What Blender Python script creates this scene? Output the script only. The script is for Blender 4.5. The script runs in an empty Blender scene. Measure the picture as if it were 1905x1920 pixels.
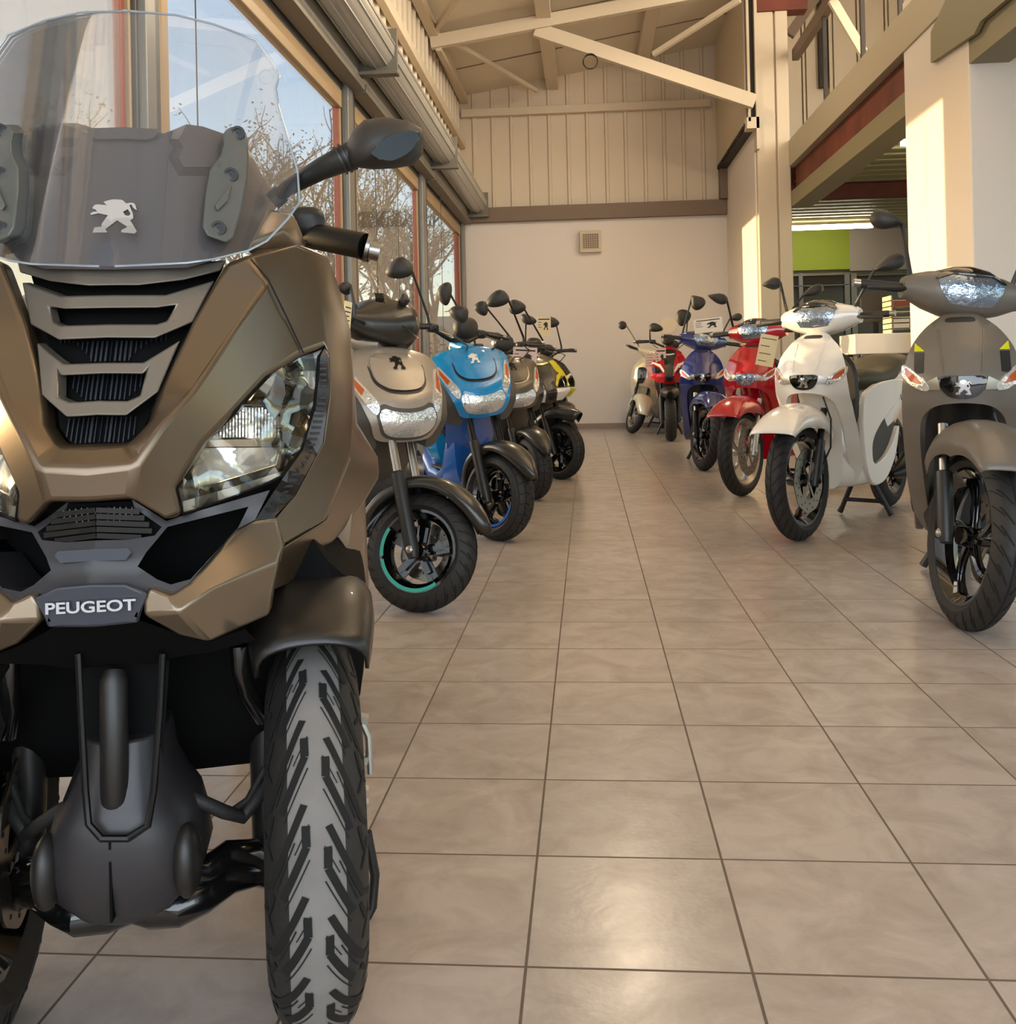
import bpy, math, random
from mathutils import Vector, Matrix, geometry
R = math.radians
sc = bpy.context.scene
# ---------------------------------------------------------------- camera
H = 0.88
CY, CP, CR = -0.0815, 0.0067, -0.0218
FWD = Vector((math.sin(CY)*math.cos(CP), math.cos(CY)*math.cos(CP), math.sin(CP)))
_r = Vector((math.cos(CY), -math.sin(CY), 0)); _u = _r.cross(FWD)
RGT = _r*math.cos(CR) + _u*math.sin(CR)
UPV = _u*math.cos(CR) - _r*math.sin(CR)
cam = bpy.data.objects.new('camera', bpy.data.cameras.new('camera'))
sc.collection.objects.link(cam); sc.camera = cam
cam.matrix_world = Matrix(((RGT.x, UPV.x, -FWD.x, 0), (RGT.y, UPV.y, -FWD.y, 0), (RGT.z, UPV.z, -FWD.z, H), (0, 0, 0, 1)))
cam.data.sensor_fit = 'HORIZONTAL'; cam.data.sensor_width = 36
cam.data.lens = 36*1820/1905
cam.data.shift_x = 0.5/1905; cam.data.shift_y = -273/1905
cam.data.clip_start = 0.05; cam.data.clip_end = 400
# ---------------------------------------------------------------- sky, sun, exposure
w = bpy.data.worlds.new('world'); sc.world = w; w.use_nodes = True
nt = w.node_tree; bg = nt.nodes['Background']
sky = nt.nodes.new('ShaderNodeTexSky'); sky.sky_type = 'NISHITA'; sky.sun_disc = False
sky.sun_elevation = R(14); sky.sun_rotation = R(-76); sky.air_density = 1.0; sky.dust_density = 1.2; sky.ozone_density = 1.0
nt.links.new(sky.outputs[0], bg.inputs[0]); bg.inputs[1].default_value = 0.16
SUNDIR = Vector((1, -0.17, -0.045)).normalized()
sl = bpy.data.lights.new('sun', 'SUN'); sl.energy = 3.6; sl.angle = R(0.7); sl.color = (1, .73, .38)
so = bpy.data.objects.new('sun', sl); sc.collection.objects.link(so)
so.rotation_euler = SUNDIR.to_track_quat('-Z', 'Y').to_euler()
sc.view_settings.view_transform = 'Standard'; sc.view_settings.look = 'None'
sc.view_settings.exposure = 0.9; sc.view_settings.gamma = 1; sc.view_settings.use_curve_mapping = False
sc.cycles.max_bounces = 8; sc.cycles.transparent_max_bounces = 24; sc.cycles.sample_clamp_indirect = 6
def lamp(name, loc, energy, sx, sy, col=(1, .86, .68), rot=(0, 0, 0)):
    l = bpy.data.lights.new(name, 'AREA'); l.shape = 'RECTANGLE'; l.size = sx; l.size_y = sy; l.energy = energy; l.color = col
    o = bpy.data.objects.new(name, l); sc.collection.objects.link(o); o.location = loc; o.rotation_euler = rot
    return o
# added fill lamps that brighten the hall, behind the camera and above the mezzanine
lamp('front_fill', (1.2, -3.1, 2.2), 150, 6.0, 3.6, (.86, .92, 1), (R(96), 0, 0))
lamp('gallery_fill', (5.8, 4.2, 5.1), 520, 3.0, 7.0, (1, .86, .70), (0, R(100), 0))
# ---------------------------------------------------------------- helpers
def ray(px, py):
    return (FWD + RGT*((px-952)/1820) - UPV*((py-687)/1820))
def at(px, py, Y=None, X=None, Z=None):
    d = ray(px, py)
    t = Y/d.y if Y is not None else (X/d.x if X is not None else (Z-H)/d.z)
    return Vector((d.x*t, d.y*t, d.z*t+H))
def lin(c):
    if isinstance(c, str): c = tuple(int(c[i:i+2], 16)/255 for i in (0, 2, 4))
    return tuple(x/12.92 if x <= .04045 else ((x+.055)/1.055)**2.4 for x in c) + (1,)
MATS = {}
def P(name, col, rough=.5, metal=0, coat=0, bump=0, bscale=60, spec=.5, emit=None, es=1, var=0, vscale=4, trans=0):
    m = bpy.data.materials.new(name); m.use_nodes = True; n = m.node_tree; b = n.nodes['Principled BSDF']
    b.inputs['Base Color'].default_value = lin(col); b.inputs['Roughness'].default_value = rough
    b.inputs['Metallic'].default_value = metal; b.inputs['Coat Weight'].default_value = coat; b.inputs['Coat Roughness'].default_value = .04
    b.inputs['Specular IOR Level'].default_value = spec
    if trans: b.inputs['Transmission Weight'].default_value = trans
    if emit: b.inputs['Emission Color'].default_value = lin(emit); b.inputs['Emission Strength'].default_value = es
    tc = n.nodes.new('ShaderNodeTexCoord')
    if bump:
        t = n.nodes.new('ShaderNodeTexNoise'); t.inputs['Scale'].default_value = bscale
        bp = n.nodes.new('ShaderNodeBump'); bp.inputs['Strength'].default_value = bump; bp.inputs['Distance'].default_value = .01
        n.links.new(tc.outputs['Object'], t.inputs[0]); n.links.new(t.outputs[0], bp.inputs['Height']); n.links.new(bp.outputs[0], b.inputs['Normal'])
    if var:
        t = n.nodes.new('ShaderNodeTexNoise'); t.inputs['Scale'].default_value = vscale; t.inputs['Detail'].default_value = 5
        r = n.nodes.new('ShaderNodeValToRGB'); c = lin(col)
        r.color_ramp.elements[0].color = tuple(x*(1-var) for x in c[:3])+(1,); r.color_ramp.elements[1].color = tuple(min(1, x*(1+var)) for x in c[:3])+(1,)
        r.color_ramp.elements[0].position = .3; r.color_ramp.elements[1].position = .7
        n.links.new(tc.outputs['Object'], t.inputs[0]); n.links.new(t.outputs[0], r.inputs[0]); n.links.new(r.outputs[0], b.inputs['Base Color'])
    MATS[name] = m
    return m
class G:
    def __init__(s): s.v = []; s.f = []; s.m = []
    def add(s, v, f, mi=0):
        o = len(s.v); s.v += [Vector(p) for p in v]; s.f += [tuple(i+o for i in q) for q in f]; s.m += [mi]*len(f); return s
    def merge(s, g, mi=None):
        o = len(s.v); s.v += [p.copy() for p in g.v]; s.f += [tuple(i+o for i in q) for q in g.f]; s.m += (g.m if mi is None else [mi]*len(g.f)); return s
    def xf(s, M): s.v = [M @ p for p in s.v]; return s
    def box(s, x0, x1, y0, y1, z0, z1, mi=0):
        return s.add([(x0,y0,z0),(x1,y0,z0),(x1,y1,z0),(x0,y1,z0),(x0,y0,z1),(x1,y0,z1),(x1,y1,z1),(x0,y1,z1)],
            [(0,3,2,1),(4,5,6,7),(0,1,5,4),(1,2,6,5),(2,3,7,6),(3,0,4,7)], mi)
    def bar(s, a, b, w, h, up=(0, 0, 1), mi=0):
        a = Vector(a); b = Vector(b); d = (b-a).normalized(); u = Vector(up); r = d.cross(u).normalized(); u = r.cross(d).normalized()
        v = [p + r*i*w/2 + u*j*h/2 for p in (a, b) for i, j in ((-1,-1),(1,-1),(1,1),(-1,1))]
        return s.add(v, [(0,3,2,1),(4,5,6,7),(0,1,5,4),(1,2,6,5),(2,3,7,6),(3,0,4,7)], mi)
    def loft(s, rings, caps=True, closed=True, mi=0):
        n = len(rings[0]); v = [p for r in rings for p in r]; f = []
        for i in range(len(rings)-1):
            for j in range(n if closed else n-1):
                k = (j+1) % n; f.append((i*n+j, i*n+k, (i+1)*n+k, (i+1)*n+j))
        if caps: f.append(tuple(range(n))[::-1]); f.append(tuple((len(rings)-1)*n+j for j in range(n)))
        return s.add(v, f, mi)
    def tube(s, pts, r, n=10, mi=0, caps=True, flat=1.0, up=None):
        pts = [Vector(p) for p in pts]; rs = r if isinstance(r, (list, tuple)) else [r]*len(pts); rings = []
        u0 = None
        for i, p in enumerate(pts):
            d = (pts[min(i+1, len(pts)-1)] - pts[max(i-1, 0)]).normalized()
            if u0 is None:
                u0 = Vector(up) if up else (Vector((0, 0, 1)) if abs(d.z) < .9 else Vector((0, 1, 0)))
            u = (u0 - d*u0.dot(d)).normalized(); u0 = u; q = d.cross(u)
            rings.append([p + (u*math.cos(a)*flat + q*math.sin(a))*rs[i] for a in [2*math.pi*k/n for k in range(n)]])
        return s.loft(rings, caps, True, mi)
    def lathe(s, prof, c=(0, 0, 0), n=32, ax='x', closed=False, mi=0):
        rings = []
        for k in range(n):
            a = 2*math.pi*k/n; ca, sa = math.cos(a), math.sin(a)
            rings.append([{'x': (t, r*ca, r*sa), 'y': (r*ca, t, r*sa), 'z': (r*ca, r*sa, t)}[ax] for r, t in prof])
        rings = [[Vector(p)+Vector(c) for p in q] for q in rings]
        m = len(prof); v = [p for r in rings for p in r]; f = []
        for i in range(n):
            for j in range(m if closed else m-1):
                k = (j+1) % m; i2 = (i+1) % n; f.append((i*m+j, i*m+k, i2*m+k, i2*m+j))
        return s.add(v, f, mi)
    def ball(s, c, r, n=14, m=9, mi=0, p=1.0, M=None):
        c = Vector(c); r = r if isinstance(r, (list, tuple)) else (r, r, r); rings = []
        sg = lambda t: math.copysign(abs(t)**p, t)
        for i in range(m+1):
            a = math.pi*i/m - math.pi/2; z = sg(math.sin(a)); q = max(abs(math.cos(a))**p, 1e-3)
            rings.append([Vector((r[0]*q*sg(math.cos(b)), r[1]*q*sg(math.sin(b)), r[2]*z)) for b in [2*math.pi*k/n for k in range(n)]])
        rings = [[c + (M @ x if M else x) for x in q] for q in rings]
        return s.loft(rings, True, True, mi)
    def prism(s, poly, fn, d0, d1, mi=0):
        # poly: 2-D outline, fn(u, v, d) -> point
        n = len(poly); a = [fn(u, v, d0) for u, v in poly]; b = [fn(u, v, d1) for u, v in poly]
        return s.add(a+b, [tuple(range(n)), tuple(range(2*n-1, n-1, -1))] + [(i, i+n, (i+1) % n+n, (i+1) % n) for i in range(n)], mi)
    def drape(s, poly, fn, th=.006, step=.03, mi=0, lift=0, holes=()):
        # a panel of thickness th following fn(u, v, d) where d is distance behind the face
        loops = [poly]+list(holes); pts = []; edges = []
        for lp in loops:
            q = []
            for i, a in enumerate(lp):
                b = lp[(i+1) % len(lp)]; L = math.hypot(b[0]-a[0], b[1]-a[1]); k = max(1, int(L/step+.5))
                q += [(a[0]+(b[0]-a[0])*j/k, a[1]+(b[1]-a[1])*j/k) for j in range(k)]
            o = len(pts); pts += q; edges += [(o+i, o+(i+1) % len(q)) for i in range(len(q))]
        nb = len(pts)
        def inside(x, y, lp):
            c = False; j = len(lp)-1
            for i in range(len(lp)):
                if (lp[i][1] > y) != (lp[j][1] > y) and x < (lp[j][0]-lp[i][0])*(y-lp[i][1])/(lp[j][1]-lp[i][1])+lp[i][0]: c = not c
                j = i
            return c
        x0 = min(p[0] for p in poly); x1 = max(p[0] for p in poly); y0 = min(p[1] for p in poly); y1 = max(p[1] for p in poly)
        iy = 0; y = y0+step*.5
        while y < y1:
            x = x0+(step*.25 if iy % 2 else step*.75)
            while x < x1:
                if inside(x, y, poly) and not any(inside(x, y, h) for h in holes) and min((x-a[0])**2+(y-a[1])**2 for a in pts[:nb]) > (step*.45)**2: pts.append((x, y))
                x += step
            y += step*.87; iy += 1
        V, E_, F, *_ = geometry.delaunay_2d_cdt([Vector(p) for p in pts], edges, [], 1 if not holes else 0, 1e-5)
        if holes:
            F = [t for t in F if (lambda c: inside(c[0], c[1], poly) and not any(inside(c[0], c[1], h) for h in holes))((sum(V[i].x for i in t)/3, sum(V[i].y for i in t)/3))]
        a = [fn(p.x, p.y, -lift) for p in V]; b = [fn(p.x, p.y, th-lift) for p in V]; n = len(V)
        cnt = {}
        for t in F:
            for i in range(len(t)):
                e = (t[i], t[(i+1) % len(t)]); cnt[e] = 1
        side = [(e[1], e[0], e[0]+n, e[1]+n) for e in cnt if (e[1], e[0]) not in cnt]
        return s.add(a+b, [tuple(t) for t in F]+[tuple(i+n for i in t[::-1]) for t in F]+side, mi)
def link(name, g, mats, parent=None, loc=None, smooth=38, bevel=0, sub=0, seg=2, solid=0, fix=True):
    me = bpy.data.meshes.new(name); me.from_pydata([tuple(p) for p in g.v], [], g.f)
    mats = mats if isinstance(mats, (list, tuple)) else [mats]
    for m in mats: me.materials.append(MATS[m] if isinstance(m, str) else m)
    if len(mats) > 1: me.polygons.foreach_set('material_index', g.m)
    if fix:
        import bmesh
        bm = bmesh.new(); bm.from_mesh(me); bmesh.ops.recalc_face_normals(bm, faces=bm.faces); bm.to_mesh(me); bm.free()
    if smooth:
        me.polygons.foreach_set('use_smooth', [True]*len(me.polygons)); me.set_sharp_from_angle(angle=R(smooth))
    o = bpy.data.objects.new(name, me); sc.collection.objects.link(o)
    if parent: o.parent = parent
    if loc: o.location = loc
    if solid: q = o.modifiers.new('solid', 'SOLIDIFY'); q.thickness = solid; q.offset = -1
    if bevel: q = o.modifiers.new('bevel', 'BEVEL'); q.width = bevel; q.segments = seg; q.limit_method = 'ANGLE'; q.angle_limit = R(30); q.harden_normals = False
    if sub: q = o.modifiers.new('sub', 'SUBSURF'); q.levels = sub; q.render_levels = sub
    return o
PAIR = {}
def mlink(name, g, mats, parent, **k):
    # a part and its mirror image, one object each
    g2 = G().merge(g); g2.xf(Matrix.Scale(-1, 4, (1, 0, 0)))
    a = link(name, g, mats, parent, **k); b = link(name, g2, mats, PAIR.get(parent.name, parent), **k); PAIR[a.name] = b
    return a
def tag(o, label=None, cat=None, group=None, kind=None):
    if label: o['label'] = label
    if cat: o['category'] = cat
    if group: o['group'] = group
    if kind: o['kind'] = kind
    return o
def empty(name, loc, rz=0, label=None, cat=None, group=None):
    o = bpy.data.objects.new(name, None); sc.collection.objects.link(o); o.location = loc; o.rotation_euler = (0, 0, rz); o.empty_display_size = .1
    return tag(o, label, cat, group)
def struct(name, g, m, **k):
    return tag(link(name, g, m, **k), kind='structure')
def text_g(s, size=.1, sx=1.0, ext=0.0, off=0.0):
    c = bpy.data.curves.new('t', 'FONT'); c.body = s; c.offset = off; c.size = size; c.extrude = ext; c.align_x = 'CENTER'; c.align_y = 'CENTER'
    o = bpy.data.objects.new('t', c); sc.collection.objects.link(o); dg = bpy.context.evaluated_depsgraph_get(); dg.update()
    me = bpy.data.meshes.new_from_object(o.evaluated_get(dg)); g = G()
    g.add([(p.co.x*sx, p.co.y, p.co.z) for p in me.vertices], [tuple(q.vertices) for q in me.polygons])
    bpy.data.objects.remove(o); bpy.data.curves.remove(c); bpy.data.meshes.remove(me)
    return g
# ---------------------------------------------------------------- materials
P('wall_white', 'e8ded4', .85, bump=.04, bscale=90)
P('cream_steel', 'd3c3aa', .55)
P('cream_sheet', 'd8c8b0', .5)
P('roof_sheet', 'ded2bc', .6)
P('brown_beam', '7d6a58', .6)
P('beam_grey', 'b5aa92', .55); P('olive_beam', '8c8468', .6)
P('rust_beam', '6e3422', .7, var=.3, vscale=3)
P('tan_frame', 'a98f6c', .45)
P('dark_frame', '4c463e', .4)
P('grey_frame', '82807a', .35, .3)
P('red_frame', '94493c', .45)
P('shutter', 'b4b0a5', .34, .3)
P('bracket', '766f62', .5, .2)
P('black_gap', '17120e', .8)
P('baseboard', '9a8578', .5)
P('steel_dark', '2a2119', .6)
P('green_panel', '8c9a1c', .6)
P('grey_panel', '9c9184', .5)
P('cable', '1c1a18', .5)
P('lightbox', 'ffffff', .5, emit='fff6e4', es=14)
P('counter_white', 'e8e4d8', .25, coat=.5)
P('paper', 'ece6da', .7)
P('asphalt', '6c655c', .9, var=.2, vscale=.4)
P('bark', '6a5138', .9)
P('twig', '93703f', .9)
P('leaf', '8b7740', .8)
P('hedge', '4f5530', .9, var=.4, vscale=8)
P('far_wall', 'b9ad9c', .9)
def glass_mat(name, tint=(1, 1, 1), refl=.9, haze=0, hazecol=(.8, .8, .8), rough=0.0, k=1.0):
    m = bpy.data.materials.new(name); m.use_nodes = True; n = m.node_tree; n.nodes.clear()
    out = n.nodes.new('ShaderNodeOutputMaterial'); mix = n.nodes.new('ShaderNodeMixShader'); tr = n.nodes.new('ShaderNodeBsdfTransparent'); gl = n.nodes.new('ShaderNodeBsdfGlossy')
    fr = n.nodes.new('ShaderNodeFresnel'); fr.inputs[0].default_value = 1.45; mu = n.nodes.new('ShaderNodeMath'); mu.operation = 'MULTIPLY'; mu.inputs[1].default_value = k
    tr.inputs[0].default_value = tint+(1,); gl.inputs[0].default_value = (refl, refl, refl, 1); gl.inputs['Roughness'].default_value = rough
    n.links.new(fr.outputs[0], mu.inputs[0]); n.links.new(mu.outputs[0], mix.inputs[0]); n.links.new(gl.outputs[0], mix.inputs[2])
    if haze:
        d = n.nodes.new('ShaderNodeBsdfDiffuse'); d.inputs[0].default_value = hazecol+(1,); m2 = n.nodes.new('ShaderNodeMixShader'); m2.inputs[0].default_value = haze
        n.links.new(tr.outputs[0], m2.inputs[1]); n.links.new(d.outputs[0], m2.inputs[2]); n.links.new(m2.outputs[0], mix.inputs[1])
    else: n.links.new(tr.outputs[0], mix.inputs[1])
    n.links.new(mix.outputs[0], out.inputs[0]); MATS[name] = m
glass_mat('pane', k=.4, haze=.03, hazecol=(.85, .8, .72))
glass_mat('pane_dusty', tint=(.93, .9, .86), k=.6, haze=.15, hazecol=(.85, .8, .72))
glass_mat('screen_glass', tint=(.93, .93, .93), k=.9, haze=.03, hazecol=(.7, .7, .72))
# floor: square ceramic tiles 0.33 m with thin dark joints, mottled, glossy
def floor_mat():
    m = bpy.data.materials.new('floor_tiles'); m.use_nodes = True; n = m.node_tree; b = n.nodes['Principled BSDF']; L = n.links.new
    tc = n.nodes.new('ShaderNodeTexCoord'); sp = n.nodes.new('ShaderNodeSeparateXYZ'); L(tc.outputs['Object'], sp.inputs[0])
    def M(op, a, bb=None, c=None):
        q = n.nodes.new('ShaderNodeMath'); q.operation = op
        for i, x in enumerate((a, bb, c)):
            if x is None: continue
            if isinstance(x, (int, float)): q.inputs[i].default_value = x
            else: L(x, q.inputs[i])
        return q.outputs[0]
    T = .3756*H
    def cell(o, off):
        t = M('DIVIDE', M('SUBTRACT', o, off), T); fr = M('FRACT', t)
        return M('FLOOR', t), M('ABSOLUTE', M('SUBTRACT', fr, .5))
    ix, dx = cell(sp.outputs[0], -.1252*H); iy, dy = cell(sp.outputs[1], 1.6356*H)
    g1 = M('MAXIMUM', dx, dy)
    grout = n.nodes.new('ShaderNodeMapRange'); grout.inputs[1].default_value = .4915; grout.inputs[2].default_value = .4945; L(g1, grout.inputs[0])
    cb = n.nodes.new('ShaderNodeCombineXYZ'); L(ix, cb.inputs[0]); L(iy, cb.inputs[1])
    wn = n.nodes.new('ShaderNodeTexWhiteNoise'); L(cb.outputs[0], wn.inputs[0])
    va = n.nodes.new('ShaderNodeVectorMath'); va.operation = 'MULTIPLY_ADD'; va.inputs[1].default_value = (1, 1, 1); L(tc.outputs['Object'], va.inputs[0])
    vs = n.nodes.new('ShaderNodeVectorMath'); vs.operation = 'SCALE'; vs.inputs['Scale'].default_value = 7; L(wn.outputs['Color'], vs.inputs[0]); L(vs.outputs[0], va.inputs[2])
    no = n.nodes.new('ShaderNodeTexNoise'); no.inputs['Scale'].default_value = 7; no.inputs['Detail'].default_value = 8; no.inputs['Roughness'].default_value = .62; no.inputs['Distortion'].default_value = .6; L(va.outputs[0], no.inputs[0])
    cr = n.nodes.new('ShaderNodeValToRGB'); L(no.outputs[0], cr.inputs[0]); e = cr.color_ramp.elements
    e[0].position = .3; e[0].color = lin('a3968b'); e[1].position = .62; e[1].color = lin('bdb1a6')
    mx = n.nodes.new('ShaderNodeMix'); mx.data_type = 'RGBA'; L(grout.outputs[0], mx.inputs[0]); L(cr.outputs[0], mx.inputs[6]); mx.inputs[7].default_value = lin('6a5a4c')
    L(mx.outputs[2], b.inputs['Base Color'])
    rr = M('MULTIPLY_ADD', grout.outputs[0], .5, .3); L(M('MULTIPLY_ADD', no.outputs[0], -.16, M('ADD', rr, .02)), b.inputs['Roughness'])
    bn = n.nodes.new('ShaderNodeTexNoise'); bn.inputs['Scale'].default_value = 90; bn.inputs['Detail'].default_value = 3; L(tc.outputs['Object'], bn.inputs[0])
    hh = M('SUBTRACT', M('MULTIPLY', bn.outputs[0], .35), grout.outputs[0])
    bp = n.nodes.new('ShaderNodeBump'); bp.inputs['Strength'].default_value = .35; bp.inputs['Distance'].default_value = .0022; L(hh, bp.inputs['Height']); L(bp.outputs[0], b.inputs['Normal'])
    MATS['floor_tiles'] = m
floor_mat()
# ---------------------------------------------------------------- the hall
YB = 15.0; XL = -1.857; XR = 2.17; XR2 = 2.593; YC = 12.38; YN = -3.2; XE = 9.0
struct('floor', G().box(XL-.15, XE, YN, 21, -.1, 0), 'floor_tiles', smooth=0)
struct('ground', G().box(-120, XL-.15, -60, 160, -.2, -.06), 'asphalt', smooth=0)
zb0 = at(870, 420, Y=YB).z; zb1 = at(870, 393, Y=YB).z
struct('wall_back', G().box(XL-.1, XR+.3, YB, YB+.15, 0, zb1), 'wall_white', smooth=0)
struct('baseboard_back', G().box(XL, XR, YB-.02, YB, 0, .075), 'baseboard', smooth=0)
def roofz(x): return 5.21 + (x-XL)*.158
# corrugated upper part of the end wall
g = G(); pts = []
x = XL-.05
while x < XR+.35:
    pts += [(x, 0), (x+.20, 0), (x+.215, -.03), (x+.25, -.03), (x+.265, 0)]; x += .293
g.add([(a, YB+.02+b, zb1) for a, b in pts]+[(a, YB+.02+b, roofz(a)+.1) for a, b in pts], [(i, i+1, i+1+len(pts), i+len(pts)) for i in range(len(pts)-1)])
struct('wall_back_cladding', g, 'cream_sheet', smooth=0)
struct('trim_1', G().box(XL-.02, XR+.02, YB-.12, YB+.02, zb0, zb1), 'brown_beam', bevel=.006)
zr = at(870, 212, Y=YB-.1).z
struct('trim_2', G().box(XL, at(1333, 190, Y=YB-.1).x, YB-.1, YB, zr-.06, zr+.06), 'cream_steel', bevel=.006)
# roof
x1 = 9.0
g = G(); g.add([(XL-.4, YN, roofz(XL-.4)), (2.08, YN, roofz(2.08)), (2.08, YB+.3, roofz(2.08)), (XL-.4, YB+.3, roofz(XL-.4)),
    (XL-.4, YN, roofz(XL-.4)+.08), (2.08, YN, roofz(2.08)+.08), (2.08, YB+.3, roofz(2.08)+.08), (XL-.4, YB+.3, roofz(XL-.4)+.08)], [(0,1,2,3),(7,6,5,4),(0,4,5,1),(1,5,6,2),(2,6,7,3),(3,7,4,0)])
struct('ceiling', g, 'roof_sheet', smooth=0)
struct('ceiling_hall', G().box(2.08, XE, YN, 21, 6.6, 6.7), 'roof_sheet', smooth=0)
# joints of the roof panels, across the slope
g = G()
for y in (8.1, 9.5, 10.9, 12.3, 13.7): g.bar((XL, y, roofz(XL)-.004), (2.06, y, roofz(2.06)-.004), .02, .012)
struct('trim_3', g, 'brown_beam', smooth=0)
# eave wall above the shutters with ribbed sheet, eave purlins
g = G(); y = YN; pts = []
while y < YB:
    pts += [(y, 0), (y+.2, 0), (y+.215, .03), (y+.25, .03), (y+.265, 0)]; y += .293
g.add([(XL-.06+b, a, 3.3) for a, b in pts]+[(XL-.06+b, a, roofz(XL)+.05) for a, b in pts], [(i, i+1, i+1+len(pts), i+len(pts)) for i in range(len(pts)-1)])
struct('wall_left_cladding', g, 'cream_sheet', smooth=0)
g = G()
g.box(XL-.03, XL+.05, YN, YB, 4.38, 4.5); g.box(XL-.02, XL+.1, YN, YB, roofz(XL)-.12, roofz(XL)-.0)
struct('trim_4', g, 'cream_steel', bevel=.005)
# portal frame at Y 12.3 : chord under the roof, diagonal strut to the right column, braces
A0 = at(815, 80, X=XL+.05); YT = A0.y
ends = at(1240, 0, Y=YT)
t = empty('roof_truss', (XL, YT, 4.6), 0, 'cream steel roof truss with sloping chord and long diagonal strut above the far bikes', 'truss')
T0 = Vector((XL, YT, 4.6))
sl_ = (ends.z-A0.z)/(ends.x-A0.x)
def L_(g, name): g.xf(Matrix.Translation(-T0)); return link(name, g, 'cream_steel', t, bevel=.004)
xr = 2.05; L_(G().bar(A0-Vector((.05, 0, 0)), (xr, YT, A0.z+sl_*(xr-A0.x)), .1, .16), 'chord')
d0 = at(1004, 56, Y=YT+.03); d1 = at(1416, 190, Y=YT)
L_(G().bar(d0, d1+Vector((0, .03, 0)), .09, .17), 'diagonal_strut')
def tri(a, b, Y0=None):
    return [at(*a, Y=Y0)]
zr_ = lambda x: roofz(x)-.06
L_(G().bar((at(860, 100, Y=YT).x-.1, YT, A0.z+.02), at(1006, 170, Y=14.6), .05, .06), 'brace')
L_(G().bar(at(1225, 102, Y=YT+.1), Vector((at(1372, 0, Y=YT).x, YT-.6, at(1372, 0, Y=YT-.6).z)), .06, .06), 'brace')
L_(G().bar(at(812, 62, Y=YT), at(868, -20, Y=YT-1.5), .06, .07), 'brace')
L_(G().bar(at(822, 90, Y=YT), at(870, 180, Y=YB-.05), .07, .07), 'brace')
for k, (px, py) in enumerate(((1035, 150), (1203, 100))):
    a = at(px, py, Y=YB-.1)
    g = G().box(a.x-.09, a.x+.09, YN, YB, roofz(a.x)-.19, roofz(a.x)-.02)
    struct('trim_%d' % (5+k), g, 'cream_steel', bevel=.005)
# coil of cable hanging from the strut
g = G()
c = at(1107, 115, Y=YT-.08)
for k in range(3):
    g.tube([c+Vector((.085*math.cos(a)*(1+.04*k), .01*k, .095*math.sin(a)*(1-.05*k))) for a in [i*math.pi/12 for i in range(25)]], .006, 6)
tag(link('cable_coil', g, 'cable'), 'black cable coil hung below the diagonal roof strut', 'cable')
# right side: low wall, upper wall, serrated edge, columns
zu = at(1348, 312, Y=YB).z
struct('wall_right', G().box(XR, XR+.12, YC+.1, YB, 0, 4.2), 'wall_white', smooth=0)
struct('wall_right_upper', G().box(2.05, 2.12, YC+.02, YB, zu, 6.7), 'cream_sheet', smooth=0)
g = G()
y = YC+.05
while y < YB-.05: g.box(2.04, XR+.05, y, y+.055, zu-.055, zu+.0); y += .13
g.box(2.06, XR+.04, YC+.02, YB, zu-.075, zu-.05)
struct('trim_7', g, 'steel_dark', smooth=0)
struct('trim_8', G().box(2.06, XR, YB-.2, YB, zb1, zu-.06), 'brown_beam', smooth=0)
x0 = at(1398, 100, Y=YC).x; x1_ = at(1418, 100, Y=YC).x
g = G().box(x0, x0+.03, YC-.1, YC+.1, 3.95, 6.6); g.box(x1_-.035, x1_, YC-.1, YC+.1, 3.6, 6.6)
g.box(x0, x1_, YC-.02, YC+.05, 4.03, 6.6, 1); g.box(x0-.02, x1_, YC-.1, YC+.1, 3.86, 4.0)
struct('column_steel', g, ['cream_steel', 'steel_dark'], smooth=0)
x0 = at(1420, 300, Y=YC).x; xm = at(1457, 300, Y=YC).x
g = G().box(x0, xm-.008, YC, YC+.3, 0, 5.34); g.box(xm+.008, XR2, YC-.015, YC+.3, 0, 5.34); g.box(xm-.02, xm+.02, YC+.03, YC+.28, 0, 5.33)
struct('column_clad', g, 'cream_steel', bevel=.01)
struct('trim_9', G().box(x0-.02, XR2+.25, YC-.03, YC+.2, 5.34, 5.7), 'rust_beam', smooth=0)
# mezzanine edge beam, recessed rusty web, lower olive flange
zt, z1 = at(1481, 264, Y=YC).z, at(1483, 313, Y=YC).z
z2, z3 = at(1484, 359, Y=YC).z, at(1484, 388, Y=YC).z
g = G().box(XR2-.02, XR2+.2, YN, YC, z1, zt); g.box(XR2+.06, XR2+.1, YN, YC, z2, z1, 1); g.box(XR2, XR2+.26, YN, YC, z3, z2, 2)
struct('mezzanine_beam', g, ['beam_grey', 'rust_beam', 'olive_beam'], bevel=.004)
# big white pier
Y0 = at(1822, 300, X=XR2).y; Y1 = at(1700, 300, X=XR2).y
struct('pier', G().box(XR2-.005, 4.6, Y0, Y1, 0, z3+.9), 'wall_white', bevel=.01)
pl = [at(1745, 60, X=XR2-.04), at(1745, 118, X=XR2-.04), at(1826, 64, X=XR2-.04), at(1838, 40, X=XR2-.04), at(1885, 0, X=XR2-.04), at(1930, -60, X=XR2-.04), at(1800, -60, X=XR2-.04)]
struct('trim_10', G().add([p for p in pl]+[p+Vector((.03, 0, 0)) for p in pl], [tuple(range(7)), tuple(range(13, 6, -1))]+[(i, (i+1) % 7, (i+1) % 7+7, i+7) for i in range(7)]), 'olive_beam', smooth=0)
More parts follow.
